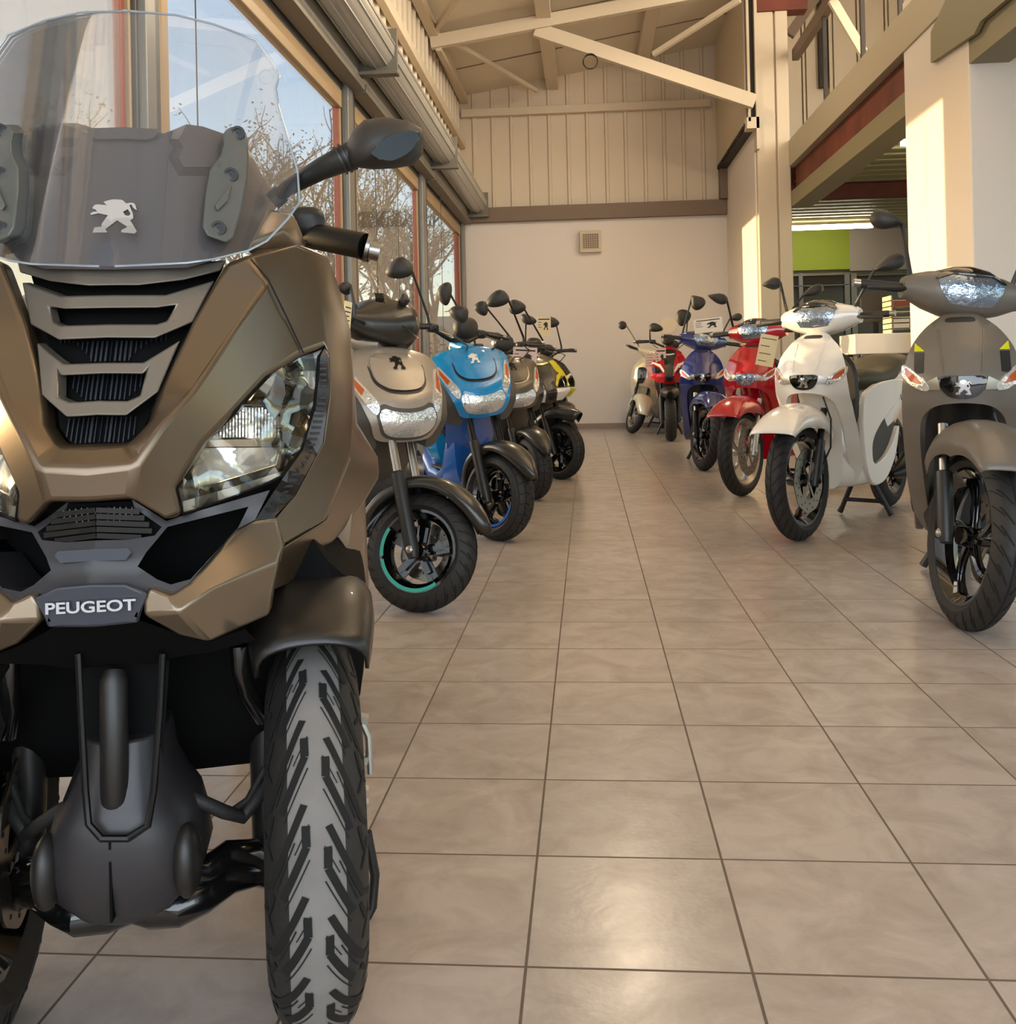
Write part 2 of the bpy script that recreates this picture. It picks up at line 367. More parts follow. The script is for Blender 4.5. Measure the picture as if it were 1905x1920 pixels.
# upstairs
g = G(); x = XR2
while x < 5.5:
    g.box(x, x+.33, YB, YB+.06, 3.3, 6.7); g.box(x+.35, x+.38, YB-.02, YB+.06, 3.3, 6.7); x += .41
g.box(XR2-.4, 9, YB+.07, YB+.1, 3.3, 6.7)
struct('wall_upstairs', g, 'cream_sheet', smooth=0)
r_ = G()
r_.box(XR2+.05, XR2+.13, YN, YC, zt+1.0, zt+1.14)
t = empty('mezzanine_railing', (XR2, 0, zt), 0, 'dark thin railing posts standing on the cream mezzanine beam', 'railing')
for px in (1546, 1618, 1690):
    a = at(px, 80, X=XR2+.08); link('post', G().box(a.x-.02-XR2, a.x+.02-XR2, a.y-.02, a.y+.02, 0, 6.0-zt), 'steel_dark', t)
r_.xf(Matrix.Translation((-XR2, 0, -zt)))
link('rail', r_, 'brown_beam', t)
a = at(1480, 60, Y=YB-.4); b_ = at(1530, 0, Y=YB-.4)
struct('trim_11', G().bar(at(1480, 66, Y=YC+1.6), at(1560, -50, Y=YC+1.6), .1, .14), 'brown_beam', smooth=0)
struct('trim_12', G().bar(at(1560, 0, Y=YC-2), at(1618, 98, Y=YC-2), .06, .09), 'cream_steel', smooth=0)
a = at(1540, 160, Y=YB-.2); c = at(1562, 160, Y=YB-.2)
struct('trim_13', G().box(a.x, a.x+.12, YB-.12, YB-.02, a.z, 6.6), 'steel_dark', smooth=0)
struct('trim_14', G().box(a.x+.14, c.x, YB-.14, YB-.02, a.z-.1, 6.6), 'cream_steel', smooth=0)
struct('mezzanine_floor', G().box(XR2+.22, 9, YN, YB, zt-.1, zt-.02), 'roof_sheet', smooth=0)
# ribbed soffit under the mezzanine
g = G(); y = 6.0; pts = []
while y < 17.6: pts += [(y, 0), (y+.12, 0), (y+.15, .06), (y+.27, .06), (y+.30, 0)]; y += .30
g.add([(XR2+.2, a, 3.28+b) for a, b in pts]+[(9, a, 3.28+b) for a, b in pts], [(i, i+1, i+1+len(pts), i+len(pts)) for i in range(len(pts)-1)])
struct('ceiling_mezzanine', g, P('soffit', '9b9468', .5, .1), smooth=0)
a = at(1560, 320, Y=13.2); c = at(1560, 372, Y=13.2)
struct('trim_15', G().box(XR2+.1, 9, 13.15, 13.35, c.z, a.z+.05), 'rust_beam', smooth=0)
# back room: green panel, grey panel, dark shop windows, strip light
YG = 17.5
def pxbox(x0, y0, x1, y1, Y, d=.05):
    a = at(x0, y1, Y=Y); b = at(x1, y0, Y=Y); return (a.x, b.x, Y, Y+d, min(a.z, b.z), max(a.z, b.z))
struct('wall_rear_room', G().box(XR-.0, 9, YG+.1, YG+.2, 0, 3.4), 'olive_beam', smooth=0)
struct('wall_panel_green', G().box(*pxbox(1470, 425, 1592, 508, YG)), 'green_panel', smooth=0)
struct('wall_panel_grey', G().box(*pxbox(1594, 425, 1760, 508, YG)), 'grey_panel', smooth=0)
struct('wall_rear_glazing', G().box(*pxbox(1470, 510, 1760, 690, YG+.05)), P('dark_glass', '2e2822', .12), smooth=0)
g = G()
for (x0, y0, x1, y1) in ((1480, 512, 1594, 516), (1588, 512, 1593, 690), (1600, 512, 1606, 690), (1606, 512, 1720, 517), (1502, 512, 1505, 690), (1480, 534, 1594, 536)):
    g.box(*pxbox(x0, y0, x1, y1, YG-.02))
struct('window_frame_rear', g, 'grey_frame', smooth=0)
a = at(1483, 428, Y=16.3); b = at(1636, 421, Y=16.3)
t = empty('strip_light', (a.x-.5, 16.3, a.z), 0, 'long white fluorescent strip light above the green wall panel', 'ceiling light', 'strip lights in the rear room')
link('tube', G().box(0, b.x-a.x+.5, -.03, .03, -.035, .035), 'lightbox', t); link('housing', G().box(0, b.x-a.x+.5, -.04, .04, .037, .08), 'cream_steel', t)
a = at(1690, 268, Y=10.6)
t = empty('strip_light', (a.x, 10.6, a.z), 0, 'short bright strip light under the ribbed soffit beside the white pier', 'ceiling light', 'strip lights in the rear room')
link('tube', G().box(0, 1.2, -.03, .03, -.03, .03), 'lightbox', t); link('housing', G().box(0, 1.2, -.04, .04, .032, .075), 'cream_steel', t)
# ---------------------------------------------------------------- glazing on the left
zs = 3.2
POST = [(-2.9, -2.5), (.15, .55), (3.93, 4.14), (7.46, 7.80), (10.92, 11.36), (14.6, 15.0)]
struct('wall_left', G().box(XL-.2, XL-.02, YN, YB, 3.12, 3.34), 'grey_frame', smooth=0)
struct('baseboard_left', G().box(XL-.12, XL, YN, YB, 0, .09), 'dark_frame', smooth=0)
for k in range(5):
    ya = POST[k][1]; yb = POST[k+1][0]
    f = struct('window_%d' % (k+1), G().box(XL-.055, XL-.045, ya, yb, .09, 3.05), 'pane_dusty' if k < 2 else 'pane', smooth=0)
    g = G().box(XL-.08, XL-.01, ya, yb, 2.98, 3.12); g.box(XL-.08, XL-.02, ya, ya+.16, .09, 2.98); g.box(XL-.08, XL-.02, yb-.02, yb, .09, 2.98)
    link('window_frame', g, 'tan_frame', f, bevel=.006)
    rw = .035 if k < 4 else .3
    g = G().box(XL-.075, XL-.04, yb-.02-rw, yb-.02, .09, 2.98)
    link('inner_frame', g, 'red_frame', f, bevel=.004)
for k, (a, b) in enumerate(POST):
    g = G().box(XL-.07, XL+.0, a, b, 0, 3.2, 0); g.box(XL-.02, XL+.035, a+.02, a+(b-a)*.55, 0, 3.2, 1); g.box(XL-.02, XL+.015, a+(b-a)*.55, b-.01, 0, 3.2, 2)
    struct('trim_%d' % (20+k), g, ['dark_frame', 'grey_frame', 'dark_frame'], bevel=.006)
# roller shutter boxes with end brackets
brY = [3.95, 7.7, 11.3, 14.85]
for k in range(4):
    ya = (brY[k-1] if k else .35)+.02; yb = brY[k]-.04
    t = empty('roller_shutter', (XL, ya, 3.3), 0, ['grey aluminium roller shutter box, nearest and cut by the top edge', 'grey aluminium roller shutter box ending above the big black mirror',
        'grey aluminium roller shutter box above the third window', 'farthest grey aluminium roller shutter box beside the end wall'][k], 'roller shutter')
    prof = []
    cx, cz, r = .225, .2, .155
    for i in range(22):
        a = 2*math.pi*i/22; rr = r*(1+.0*(i % 2)) ; prof.append((cx+rr*math.cos(a), cz+rr*math.sin(a)))
    g = G(); g.prism(prof, lambda u, v, d: Vector((u, d, v)), 0, yb-ya)
    for i in range(0, 22, 2):
        a = 2*math.pi*(i+.5)/22; g.bar((cx+.157*math.cos(a), 0, cz+.157*math.sin(a)), (cx+.157*math.cos(a), yb-ya, cz+.157*math.sin(a)), .012, .012)
    link('shutter_roll', g, 'shutter', t, smooth=30)
    link('housing', G().box(-.0, .09, 0, yb-ya, -.1, .34), 'shutter', t, bevel=.01)
    link('guide_rail', G().box(.0, .13, 0, yb-ya, -.13, -.06), 'bracket', t, bevel=.004)
    g = G().box(.02, .40, yb-ya+.0, yb-ya+.03, -.0, .36); g.box(.0, .41, yb-ya-.06, yb-ya+.04, -.02, .01)
    link('end_bracket', g, 'bracket', t, bevel=.004)
# hanging pull cords
cords = [(366, 0, 366, 250, 'thin black pull cord hanging inside the window behind the windscreen'), (699, 118, 703, 560, 'thin pull cord hanging at the second window, beside the big mirror'), (744, 300, 745, 600, 'thin pull cord near the right edge of the second window'), (825, 330, 828, 560, 'thin pull cord hanging at the farthest window')]
for px0, py0, px1, py1, lb in cords:
    a = at(px0, py0, X=XL+.06); g = G().tube([(0, 0, 0), (0, 0, 3.1-a.z*0-.2)], .004 if a.y > 5 else .0035, 6)
    o = link('pull_cord', g, 'cable', loc=(XL+.06, a.y, .25)); tag(o, lb, 'cord', 'window pull cords')
# vent and disc on the end wall
a = at(1087, 474, Y=YB-.09); b = at(1127, 432, Y=YB-.09)
t = empty('wall_vent', (a.x, YB, a.z), 0, 'square cream air vent with a fine grid high on the end wall', 'vent')
W_, H_ = b.x-a.x, b.z-a.z
link('vent_box', G().box(0, W_, -.12, 0, 0, H_), 'cream_steel', t, bevel=.012)
g = G().box(.05, W_-.04, -.124, -.118, .06, H_-.05); link('recess', g, 'brown_beam', t)
g = G()
for i in range(8): g.box(.05+(W_-.09)*i/7-.004, .05+(W_-.09)*i/7+.004, -.135, -.12, .06, H_-.05)
for i in range(8): g.box(.05, W_-.04, -.135, -.12, .06+(H_-.11)*i/7-.004, .06+(H_-.11)*i/7+.004)
link('grille', g, 'cream_steel', t)
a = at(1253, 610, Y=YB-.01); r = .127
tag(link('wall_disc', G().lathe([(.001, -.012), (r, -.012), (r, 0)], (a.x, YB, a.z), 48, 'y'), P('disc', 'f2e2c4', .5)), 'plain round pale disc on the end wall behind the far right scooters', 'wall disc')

# high bay pendant lamp over the aisle
t = empty('pendant_lamp', (.3, 9.7, 4.9), 0, 'warm high bay pendant lamp over the aisle, only its glow seen on the floor tiles', 'ceiling light')
link('lamp_shade', G().lathe([(.03, .32), (.07, .3), (.09, .2), (.24, 0), (.235, 0), (.08, .19), (.02, .2)], n=32, ax='z'), 'shutter', t)
link('bulb', G().ball((0, 0, .13), .08), P('bulb', 'ffe2a8', .5, emit='ffd58a', es=60), t)
link('suspension_rod', G().tube([(0, 0, .3), (0, 0, roofz(.3)-4.9)], .012, 8), 'steel_dark', t)
pl_ = bpy.data.lights.new('pendant_bulb', 'POINT'); pl_.energy = 115; pl_.color = (1, .84, .62); pl_.shadow_soft_size = .06
po = bpy.data.objects.new('pendant_bulb', pl_); sc.collection.objects.link(po); po.location = (.3, 9.7, 4.96)
# ---------------------------------------------------------------- outdoors
rnd = random.Random(7)
def tree(name, loc, h, label, seed, leafy=1.0, spread=.55, lm='leaf', trunk=True):
    rn = random.Random(seed); gw = G(); gl = G()
    def branch(p, d, L, r, lev):
        q = p; pts = [p]; n = 3
        for i in range(n):
            d = (d + Vector((rn.uniform(-.22, .22), rn.uniform(-.22, .22), rn.uniform(-.05, .16)))).normalized(); q = q + d*L/n; pts.append(q)
        gw.tube(pts, [r, r*.85, r*.7, r*.5], 4 if lev < 3 else 3, caps=False)
        if lev >= 3:
            for i in range(int(9*leafy)):
                c = pts[rn.randint(1, 3)]+Vector((rn.gauss(0, .16), rn.gauss(0, .16), rn.gauss(0, .14))); s = rn.uniform(.02, .045)*h/7
                a = Vector((rn.uniform(-1, 1), rn.uniform(-1, 1), rn.uniform(-1, 1))).normalized()*s; b = a.cross(Vector((rn.uniform(-1, 1), rn.uniform(-1, 1), 1))).normalized()*s
                gl.add([c-a, c-b*.6, c+a, c+b*.6], [(0, 1, 2, 3)])
            if lev >= 4: return
        for i in range(rn.randint(3, 4) if lev else 6):
            t = rn.uniform(.35, 1); k = min(2, int(t*3)); c = pts[k].lerp(pts[k+1], t*3-k)
            a = rn.uniform(0, 6.28); s = spread*rn.uniform(.7, 1.4)
            dd = (d + Vector((math.cos(a), math.sin(a), rn.uniform(-.1, .3)))*s*1.3).normalized()
            branch(c, dd, L*rn.uniform(.55, .75), r*.55, lev+1)
    branch(Vector((0, 0, 0)), Vector((0, 0, 1)), h*.42, h*.016, 0)
    t = empty(name, loc, 0, label, 'tree', 'trees outside the windows')
    tag(link('branches', gw, 'bark', t, fix=False)); 
    if gl.v: tag(link('foliage', gl, lm, t, smooth=0, fix=False), kind='stuff')
P('leaf_pale', 'a08a58', .8); P('leaf_green', '6f6a35', .8)
TR = [(370, 21, 7.6, 1, 1.0, 'tawny tree seen right of the near window post, its crown thick'), (480, 29, 9.2, 2, .35, 'nearly bare tall tree seen through the middle of the second window'), (578, 22, 6.6, 3, .9, 'tawny tree rising above the big black mirror'),
      (640, 36, 8.6, 4, .9, 'tawny tree behind the post beside the big mirror'), (700, 26, 6.0, 5, 1.3, 'dense tawny tree seen through the narrow window under the mirror'), (765, 41, 8.6, 6, 1.2, 'dense tawny tree at the right edge of the narrow window'), (822, 40, 8.2, 8, .2, 'bare thin tree seen through the farthest window')]
for px, Y, h, sd, lf, lb in TR:
    p = at(px, 687, Y=Y); tree('roadside_tree', (p.x, Y, -.06), h*1.28, lb, sd, lf, lm='leaf' if sd % 2 else 'leaf_pale')
g = G()
p0 = at(150, 687, Y=46); p1 = at(880, 687, Y=52)
g.box(p0.x-20, p1.x, 50, 51, -.1, 3.6); g.box(p0.x-20, p1.x, 50.2, 56, 3.6, 3.9)
tag(link('boundary_building', g, 'far_wall', smooth=0), 'low pale building far beyond the trees outside', 'building')
g = G(); rn = random.Random(3)
for i in range(9000):
    x = rn.uniform(-24, -4.2); y = 33+rn.gauss(0, .8); z = abs(rn.gauss(0, 1.0))+.1; s = rn.uniform(.06, .16); a = Vector((rn.uniform(-1, 1), rn.uniform(-1, 1), rn.uniform(-1, 1))).normalized()*s; b = a.cross(Vector((0, .3, 1))).normalized()*s
    c = Vector((x, y, z)); g.add([c-a, c-b, c+a, c+b], [(0, 1, 2, 3)])
tag(link('hedge', g, 'hedge', smooth=0, fix=False), 'tangled hedge behind the trees outside the windows', 'hedge', kind='stuff')
tag(link('sun_block_wall', G().box(-8.4, -8.1, -8, 29, -.06, 1.12), 'far_wall', smooth=0), 'low pale wall added outside past the windows to block the low sun', 'wall')  # added wall, keeps the low sun off the floor and lower bodywork
# palm outside the narrow window
p = at(716, 560, Y=17); t = empty('palm', (p.x, 17, -.06), 0, 'pale spiky palm outside the narrow window above the silver scooter', 'palm')
link('trunk', G().tube([(0, 0, 0), (0, 0, 1.5)], [.14, .1], 8), 'bark', t)
g = G(); rn = random.Random(5)
for i in range(34):
    a = rn.uniform(0, 6.28); e = rn.uniform(-.1, 1.4); L = rn.uniform(.6, .85); d = Vector((math.cos(a)*math.cos(e), math.sin(a)*math.cos(e), math.sin(e))); n_ = d.cross(Vector((0, 0, 1))).normalized()
    for k in range(9):
        dd = (d + n_*(k-4)*.11).normalized(); b = Vector((0, 0, 1.5)); g.add([b+dd*.25-n_*.008, b+dd*.25+n_*.008, b+dd*L+Vector((0, 0, -.08*L))], [(0, 1, 2)])
link('fronds', g, P('palm_leaf', 'b9b08a', .5), t, smooth=0, fix=False)
# ---------------------------------------------------------------- scooter materials
P('rubber', '22201e', .62, bump=.08, bscale=180); P('rubber_worn', '77736f', .78, var=.12, vscale=14); P('groove', '0c0b0a', .85)
P('plastic', '1f1d1b', .42); P('plastic_matt', '2b2723', .55); P('plastic_grey', '4c463f', .5); P('gloss_black', '0b0a0a', .08, coat=1); P('metal_dark', '1a1918', .35, .6)
P('steel', 'a8a49c', .3, 1); P('alu', 'b8b4aa', .35, .9); P('chrome', 'd8d8d8', .08, 1); P('disc_steel', '8d857a', .35, 1)
P('seat_vinyl', '45402f', .55); P('amber', 'b3501c', .15, coat=1); P('clear_lens', 'd8d4cc', .08, .55, coat=1, bump=.5, bscale=60); P('lens_blue', '8d9aab', .08, .8, coat=1, bump=.6, bscale=48)
P('bracket_plastic', '50524f', .36, coat=.2); P('emblem', '7d756c', .34, .7); P('mirror_glass', 'c0c0c0', .03, 1); P('print', '2a2522', .7); P('card_white', 'e6dccb', .6); P('card_pink', 'ddbdb0', .6); P('card_cream', 'e0cda4', .6)
P('orange_refl', 'd8501a', .25, coat=1); P('yellow_decal', 'c8c814', .4); P('teal_decal', '38b09a', .4)
P('led_dark', '211c19', .4)
def paint(name, col, rough=.22, coat=.8, metal=0): return P(name, col, rough, metal, coat)
paint('paint_silver', 'a3988a', .34, .3, .35); paint('paint_blue', '0f86c0', .22, .8); paint('paint_darkgrey', '5a5142', .35, .4, .2); paint('paint_navy', '1c2a6c', .2, 1); paint('paint_red', 'b00d1e', .18, 1)
paint('paint_white', 'e6e0d6', .2, 1); paint('paint_mattgrey', '696259', .42, .15, .1); paint('paint_cream', 'dcd4b8', .2, 1); paint('paint_yellow', 'd2c41a', .3, .6); paint('paint_satin_black', '2a2722', .3, .3); paint('paint_deepblue', '1558a8', .25, .8)
LION = [(.05,.24),(.105,.16),(.175,.146),(.266,.16),(.357,.17),(.32,.12),(.287,.073),(.378,.034),(.49,0),(.643,.01),(.70,.024),(.776,.122),(.853,.098),(.937,.107),(.972,.17),(1,.317),(.951,.278),(.909,.22),(.895,.16),(.839,.161),(.874,.278),(.916,.434),(.916,.56),(.853,.61),(.909,.737),(.965,.873),(.986,.93),(.944,.995),(.65,.96),(.664,.883),(.755,.834),(.783,.795),(.573,.61),(.364,.815),(.32,.873),(.364,.961),(.042,.97),(.09,.815),(.23,.795),(.252,.688),(.378,.463),(.182,.405),(.014,.454),(.007,.405),(.084,.356),(.154,.356),(.105,.288),(.063,.278)]
LHOLE = [(.70,.366),(.804,.288),(.867,.415),(.825,.483),(.748,.463)]
def lion(fn, cx, cz, w_, h_, th=.004, lift=.004, step=.012):
    g = G(); g.drape([(cx+(u-.5)*w_, cz-(v-.5)*h_) for u, v in LION], fn, th=th, step=step, lift=lift, holes=[[(cx+(u-.5)*w_, cz-(v-.5)*h_) for u, v in LHOLE]]); return g
def rd(poly, n=2):
    # round the corners of an outline
    for _ in range(n):
        q = []
        for i, a in enumerate(poly):
            b = poly[(i+1) % len(poly)]; q += [(a[0]*.78+b[0]*.22, a[1]*.78+b[1]*.22), (a[0]*.22+b[0]*.78, a[1]*.22+b[1]*.78)]
        poly = q
    return poly
def interp(tab, z):
    if z <= tab[0][0]: return tab[0][1]
    for (a, b), (c, d) in zip(tab, tab[1:]):
        if z <= c: t = (z-a)/(c-a); t = t*t*(3-2*t)*.4+t*.6; return b+(d-b)*t
    return tab[-1][1]
def sym(half): return half + [(-x, z) for x, z in half[::-1] if abs(x) > 1e-6]
def mirrored(poly): return [(-x, z) for x, z in poly][::-1]
# tyre surface: theta around the axle, s in -1..1 across
def tyre_fn(Rr, w_, rim):
    def fn(th, s, d=0, y0=0, z0=0):
        ph = s*1.35; b = (Rr-rim)*.72; r = Rr - b*(1-math.cos(ph))/(1-math.cos(1.35)) - d; x = (w_/2)*math.sin(ph)/math.sin(1.35)*(1-d/(w_*.5))
        return Vector((x, -r*math.cos(th), r*math.sin(th)+Rr))
    return fn
def tyre_g(Rr, w_, rim, n=56, pattern=None):
    fn = tyre_fn(Rr, w_, rim); g = G(); rings = []
    for k in range(n):
        th = 2*math.pi*k/n; row = [fn(th, s) for s in [-1+i/5 for i in range(11)]]
        ri = rim; c = [Vector((x, -ri*math.cos(th), ri*math.sin(th)+Rr)) for x in (w_*.34, -w_*.34)]
        rings.append(row+c)
    rings.append(rings[0]); g.loft(rings, caps=False)
    def strip(pl, wd, mi=1, lift=.0007):
        # pl: list of (theta, s); wd width in metres
        L = []
        for i, (t_, s_) in enumerate(pl):
            a = pl[max(0, i-1)]; b = pl[min(len(pl)-1, i+1)]; dt = (b[0]-a[0])*Rr; ds = (b[1]-a[1])*w_*.6; q = math.hypot(dt, ds) or 1
            nt_, ns = -ds/q*wd/2/Rr, dt/q*wd/2/(w_*.6); L.append((fn(t_+nt_, s_+ns, -lift), fn(t_-nt_, s_-ns, -lift)))
        v = [p for ab in L for p in ab]; g.add(v, [(2*i, 2*i+1, 2*i+3, 2*i+2) for i in range(len(L)-1)], mi)
    def line(a, b, k=6): return [(a[0]+(b[0]-a[0])*i/k, a[1]+(b[1]-a[1])*i/k) for i in range(k+1)]
    if pattern == 'sweep':
        strip([(2*math.pi*i/90, 0) for i in range(91)], .004)
        m = 30
        for i in range(m):
            t0 = 2*math.pi*i/m
            for sg in (1, -1):
                o = .0 if sg > 0 else math.pi/m
                strip(line((t0+o, .12*sg), (t0+o+.20, .62*sg)), .0045); strip(line((t0+o+.09, .45*sg), (t0+o+.24, .92*sg)), .0035)
    if pattern == 'block':
        m = 26
        for i in range(m):
            t0 = 2*math.pi*i/m
            for sg in (1, -1):
                o = 0 if sg > 0 else math.pi/m
                strip([(t0+o, .02*sg), (t0+o+.05, .22*sg), (t0+o+.02, .5*sg), (t0+o+.06, .95*sg)], .007)
                strip([(t0+o+.05, .22*sg), (t0+o+.05+.2, .26*sg)], .006); strip([(t0+o+.02, .62*sg), (t0+o+.26, .62*sg)], .005)
    if pattern == 'chevron':
        m = 17
        for i in range(m):
            t0 = 2*math.pi*i/m; P_ = 2*math.pi/m
            for sg in (1, -1):
                o = 0 if sg > 0 else P_*.25
                s_ = lambda *q: [(t0+o-a, b*sg) for a, b in q]
                strip(line(*s_((0, .16), (.30, .62)))+s_((.36, .72), (.40, .92)), .0075)
                strip(s_((.085, .14), (.10, .145), (.17, .14)), .0085); strip(line(*s_((.17, .14), (.40, .50))), .008)
                strip(line(*s_((.08, .10), (.20, .30))), .0012); strip(line(*s_((.15, .30), (.36, .60))), .0016)
                strip(line(*s_((.22, .10), (.44, .46))), .0014)
                strip(line(*s_((.24, .70), (.10, .92))), .004); strip(line(*s_((.40, .66), (.52, .80)))+s_((.53, .97)), .005)
    return g
def rim_g(rim, w_, Rr, style='five', mi=0, spokes=5):
    g = G(); hw = w_*.36
    prof = [(rim+.004, -hw-.002), (rim-.006, -hw-.002), (rim-.018, -hw+.012), (rim-.03, -hw*.4), (rim-.03, hw*.4), (rim-.018, hw-.012), (rim-.006, hw+.002), (rim+.004, hw+.002)]
    g.lathe(prof, (0, 0, Rr), 48)
    g.lathe([(.001, -.05), (.03, -.05), (.036, -.02), (.036, .02), (.03, .05), (.001, .05)], (0, 0, Rr), 20)
    for k in range(spokes):
        a = 2*math.pi*k/spokes + .3
        if style == 'five':
            for da in (-.10, .10):
                p0 = Vector((0, -.028*math.cos(a+da*3), Rr+.028*math.sin(a+da*3))); p1 = Vector((0, -(rim-.022)*math.cos(a+da), Rr+(rim-.022)*math.sin(a+da)))
                g.bar(p0, p1, .022, .011, up=(1, 0, 0))
            p1 = Vector((0, -(rim*.6)*math.cos(a), Rr+(rim*.6)*math.sin(a))); g.bar(Vector((0, 0, Rr)), p1, .018, .04, up=(1, 0, 0))
        else:
            pts = []
            for i in range(7):
                t = i/6; aa = a+.45*t*t; r = .03+(rim-.05)*t; pts.append((0, -r*math.cos(aa), Rr+r*math.sin(aa)))
            g.tube(pts, [.02, .018, .016, .016, .017, .02, .026], 8, flat=.8)
    return g
def disc_g(r, x, Rr, holes=14):
    g = G(); n = 84; pr_ = lambda k, rr: (x, -rr*math.cos(2*math.pi*k/n), Rr+rr*math.sin(2*math.pi*k/n))
    rings = []
    for k in range(n+1):
        ro = r*(1+.018*math.cos(9*2*math.pi*k/n)); rings.append([Vector(pr_(k, r*.62)), Vector(pr_(k, ro)), Vector(pr_(k, ro))+Vector((.004, 0, 0)), Vector(pr_(k, r*.62))+Vector((.004, 0, 0))])
    g.loft(rings, caps=False)
    for k in range(6):
        a = 2*math.pi*k/6; g.bar((x+.002, 0, Rr), (x+.002, -r*.66*math.cos(a), Rr+r*.66*math.sin(a)), .016, .004, up=(1, 0, 0))
    for k in range(holes*2):
        a = 2*math.pi*k/holes/2; rr = r*(.72 if k % 2 else .88); c = Vector((x-.0006, -rr*math.cos(a), Rr+rr*math.sin(a)))
        ring = [c+Vector((0, r*.035*math.cos(b), r*.035*math.sin(b))) for b in [i*math.pi/3 for i in range(6)]]
        g.add(ring, [tuple(range(6))], 1); g.add([p+Vector((.0052, 0, 0)) for p in ring], [tuple(range(6))], 1)
    return g
def fender_g(Rr, ri, ro, hw, a0, a1, tip0=.4, tip1=.5, n=20, m=11, yz=(0, 0), lip=.0):
    # arc over the wheel, angle measured from the front horizontal going up and back
    g = G(); rows = []
    for i in range(n+1):
        t = i/n; a = R(a0+(a1-a0)*t); k = 1-(1-tip0)*max(0, (1-t/.35))**2-(1-tip1)*max(0, (t-.6)/.4)**2
        row = []
        for j in range(m):
            ph = -math.pi/2+math.pi*j/(m-1); x = hw*k*math.sin(ph); r = ri+(ro-ri)*max(0, math.cos(ph))**.62 + (1-k)*(ro-ri)*.25
            r += (ro-r)*lip*max(0, 1-t/.4)
            row.append(Vector((x, -r*math.cos(a)+yz[0], r*math.sin(a)+Rr+yz[1])))
        rows.append(row)
    g.loft(rows, caps=False, closed=False); return g
def sring(x, yc, zc, hy, hz, p=2.4, n=20, ax='x', tilt=0):
    out = []
    for k in range(n):
        a = 2*math.pi*k/n; c, s = math.cos(a), math.sin(a); u = math.copysign(abs(c)**(2/p), c)*hy; v = math.copysign(abs(s)**(2/p), s)*hz
        if ax == 'x': out.append(Vector((x, yc+u, zc+v)))
        else: out.append(Vector((x+u, yc+v*tilt, zc+v)))      # ring in the x-z plane at depth yc
    return out
def body_loft(tab, p=2.6, n=20):
    # tab rows: (y, zc, hw, hz)
    return G().loft([sring(0, y, zc, hw, hz, p, n, 'y') for y, zc, hw, hz in tab])
def price_card(name, c, w_, h_, rz, rx, mat, label, lines=5, emblem=True, ry=0):
    t = empty(name, c, 0, label, 'price card', 'price cards on the scooters'); t.rotation_euler = (rx, ry, rz)
    link('card', G().box(-w_/2, w_/2, -.0015, .0015, -h_/2, h_/2), mat, t, smooth=0)
    g = G(); rn = random.Random(int(c[1]*100))
    if emblem:
        g.box(-w_*.4, w_*.42, -.0026, -.0016, h_*.34, h_*.40); g.drape([(.12*w_+(u-.5)*w_*.36, .02*h_-(v-.5)*h_*.42) for u, v in LION], lambda u, v, d: Vector((u, -.0026+d, v)), th=.001, step=.02)
        for i in range(3): g.box(-w_*.44, -w_*rn.uniform(.16, .28), -.0026, -.0016, h_*(.2-.13*i), h_*(.2-.13*i)+.03*h_)
    else:
        for i in range(lines): z = h_*(.36-.72*i/max(1, lines-1)); g.box(-w_*.4, w_*rn.uniform(.05, .42), -.0026, -.0016, z, z+.022*h_)
    link('print', g, 'print', t, smooth=0)
    return t
# ---------------------------------------------------------------- scooters
def mirror_parts(g_stem, g_head, g_glass, c, base, w_, h_, rot, shape='tear'):
    # c centre of the head, base foot of the stem (local metres), rot roll of the head in the x-z plane
    c = Vector(c); base = Vector(base); d = c-base
    M = Matrix.Rotation(rot, 3, 'Y')
    ax = M @ Vector((-1 if d.x < 0 else 1, 0, 0)); foot = c - ax*w_*.46
    mid = base + Vector((d.x*.12, .0, d.z*.45))
    g_stem.tube([base, base+Vector((0, 0, .035)), mid, foot, c-ax*w_*.3], [.011, .009, .007, .008, .014], 8)
    sg = -1 if d.x < 0 else 1
    def ring(t, k, yo):
        out = []
        for i in range(24):
            a = 2*math.pi*i/24; ca, sa = math.cos(a), math.sin(a)
            if shape == 'round': u, v = ca*.5, sa*.5
            elif shape == 'hex': u = math.copysign(abs(ca)**.9, ca)*.5; v = math.copysign(abs(sa)**.9, sa)*.5*(1-.35*ca) ; u += .06*sa
            else: u = ca*.5; v = sa*.5*(.72+.42*ca if ca < 0 else .72+.28*ca)
            out.append(c + M @ Vector((sg*u*w_*k, yo, v*h_*k)))
        return out
    g_head.loft([ring(0, .35, -.034), ring(0, .72, -.026), ring(0, .95, -.008), ring(0, 1, .004), ring(0, .97, .012)])
    g_glass.loft([ring(0, .9, .0125), ring(0, .89, .014)])
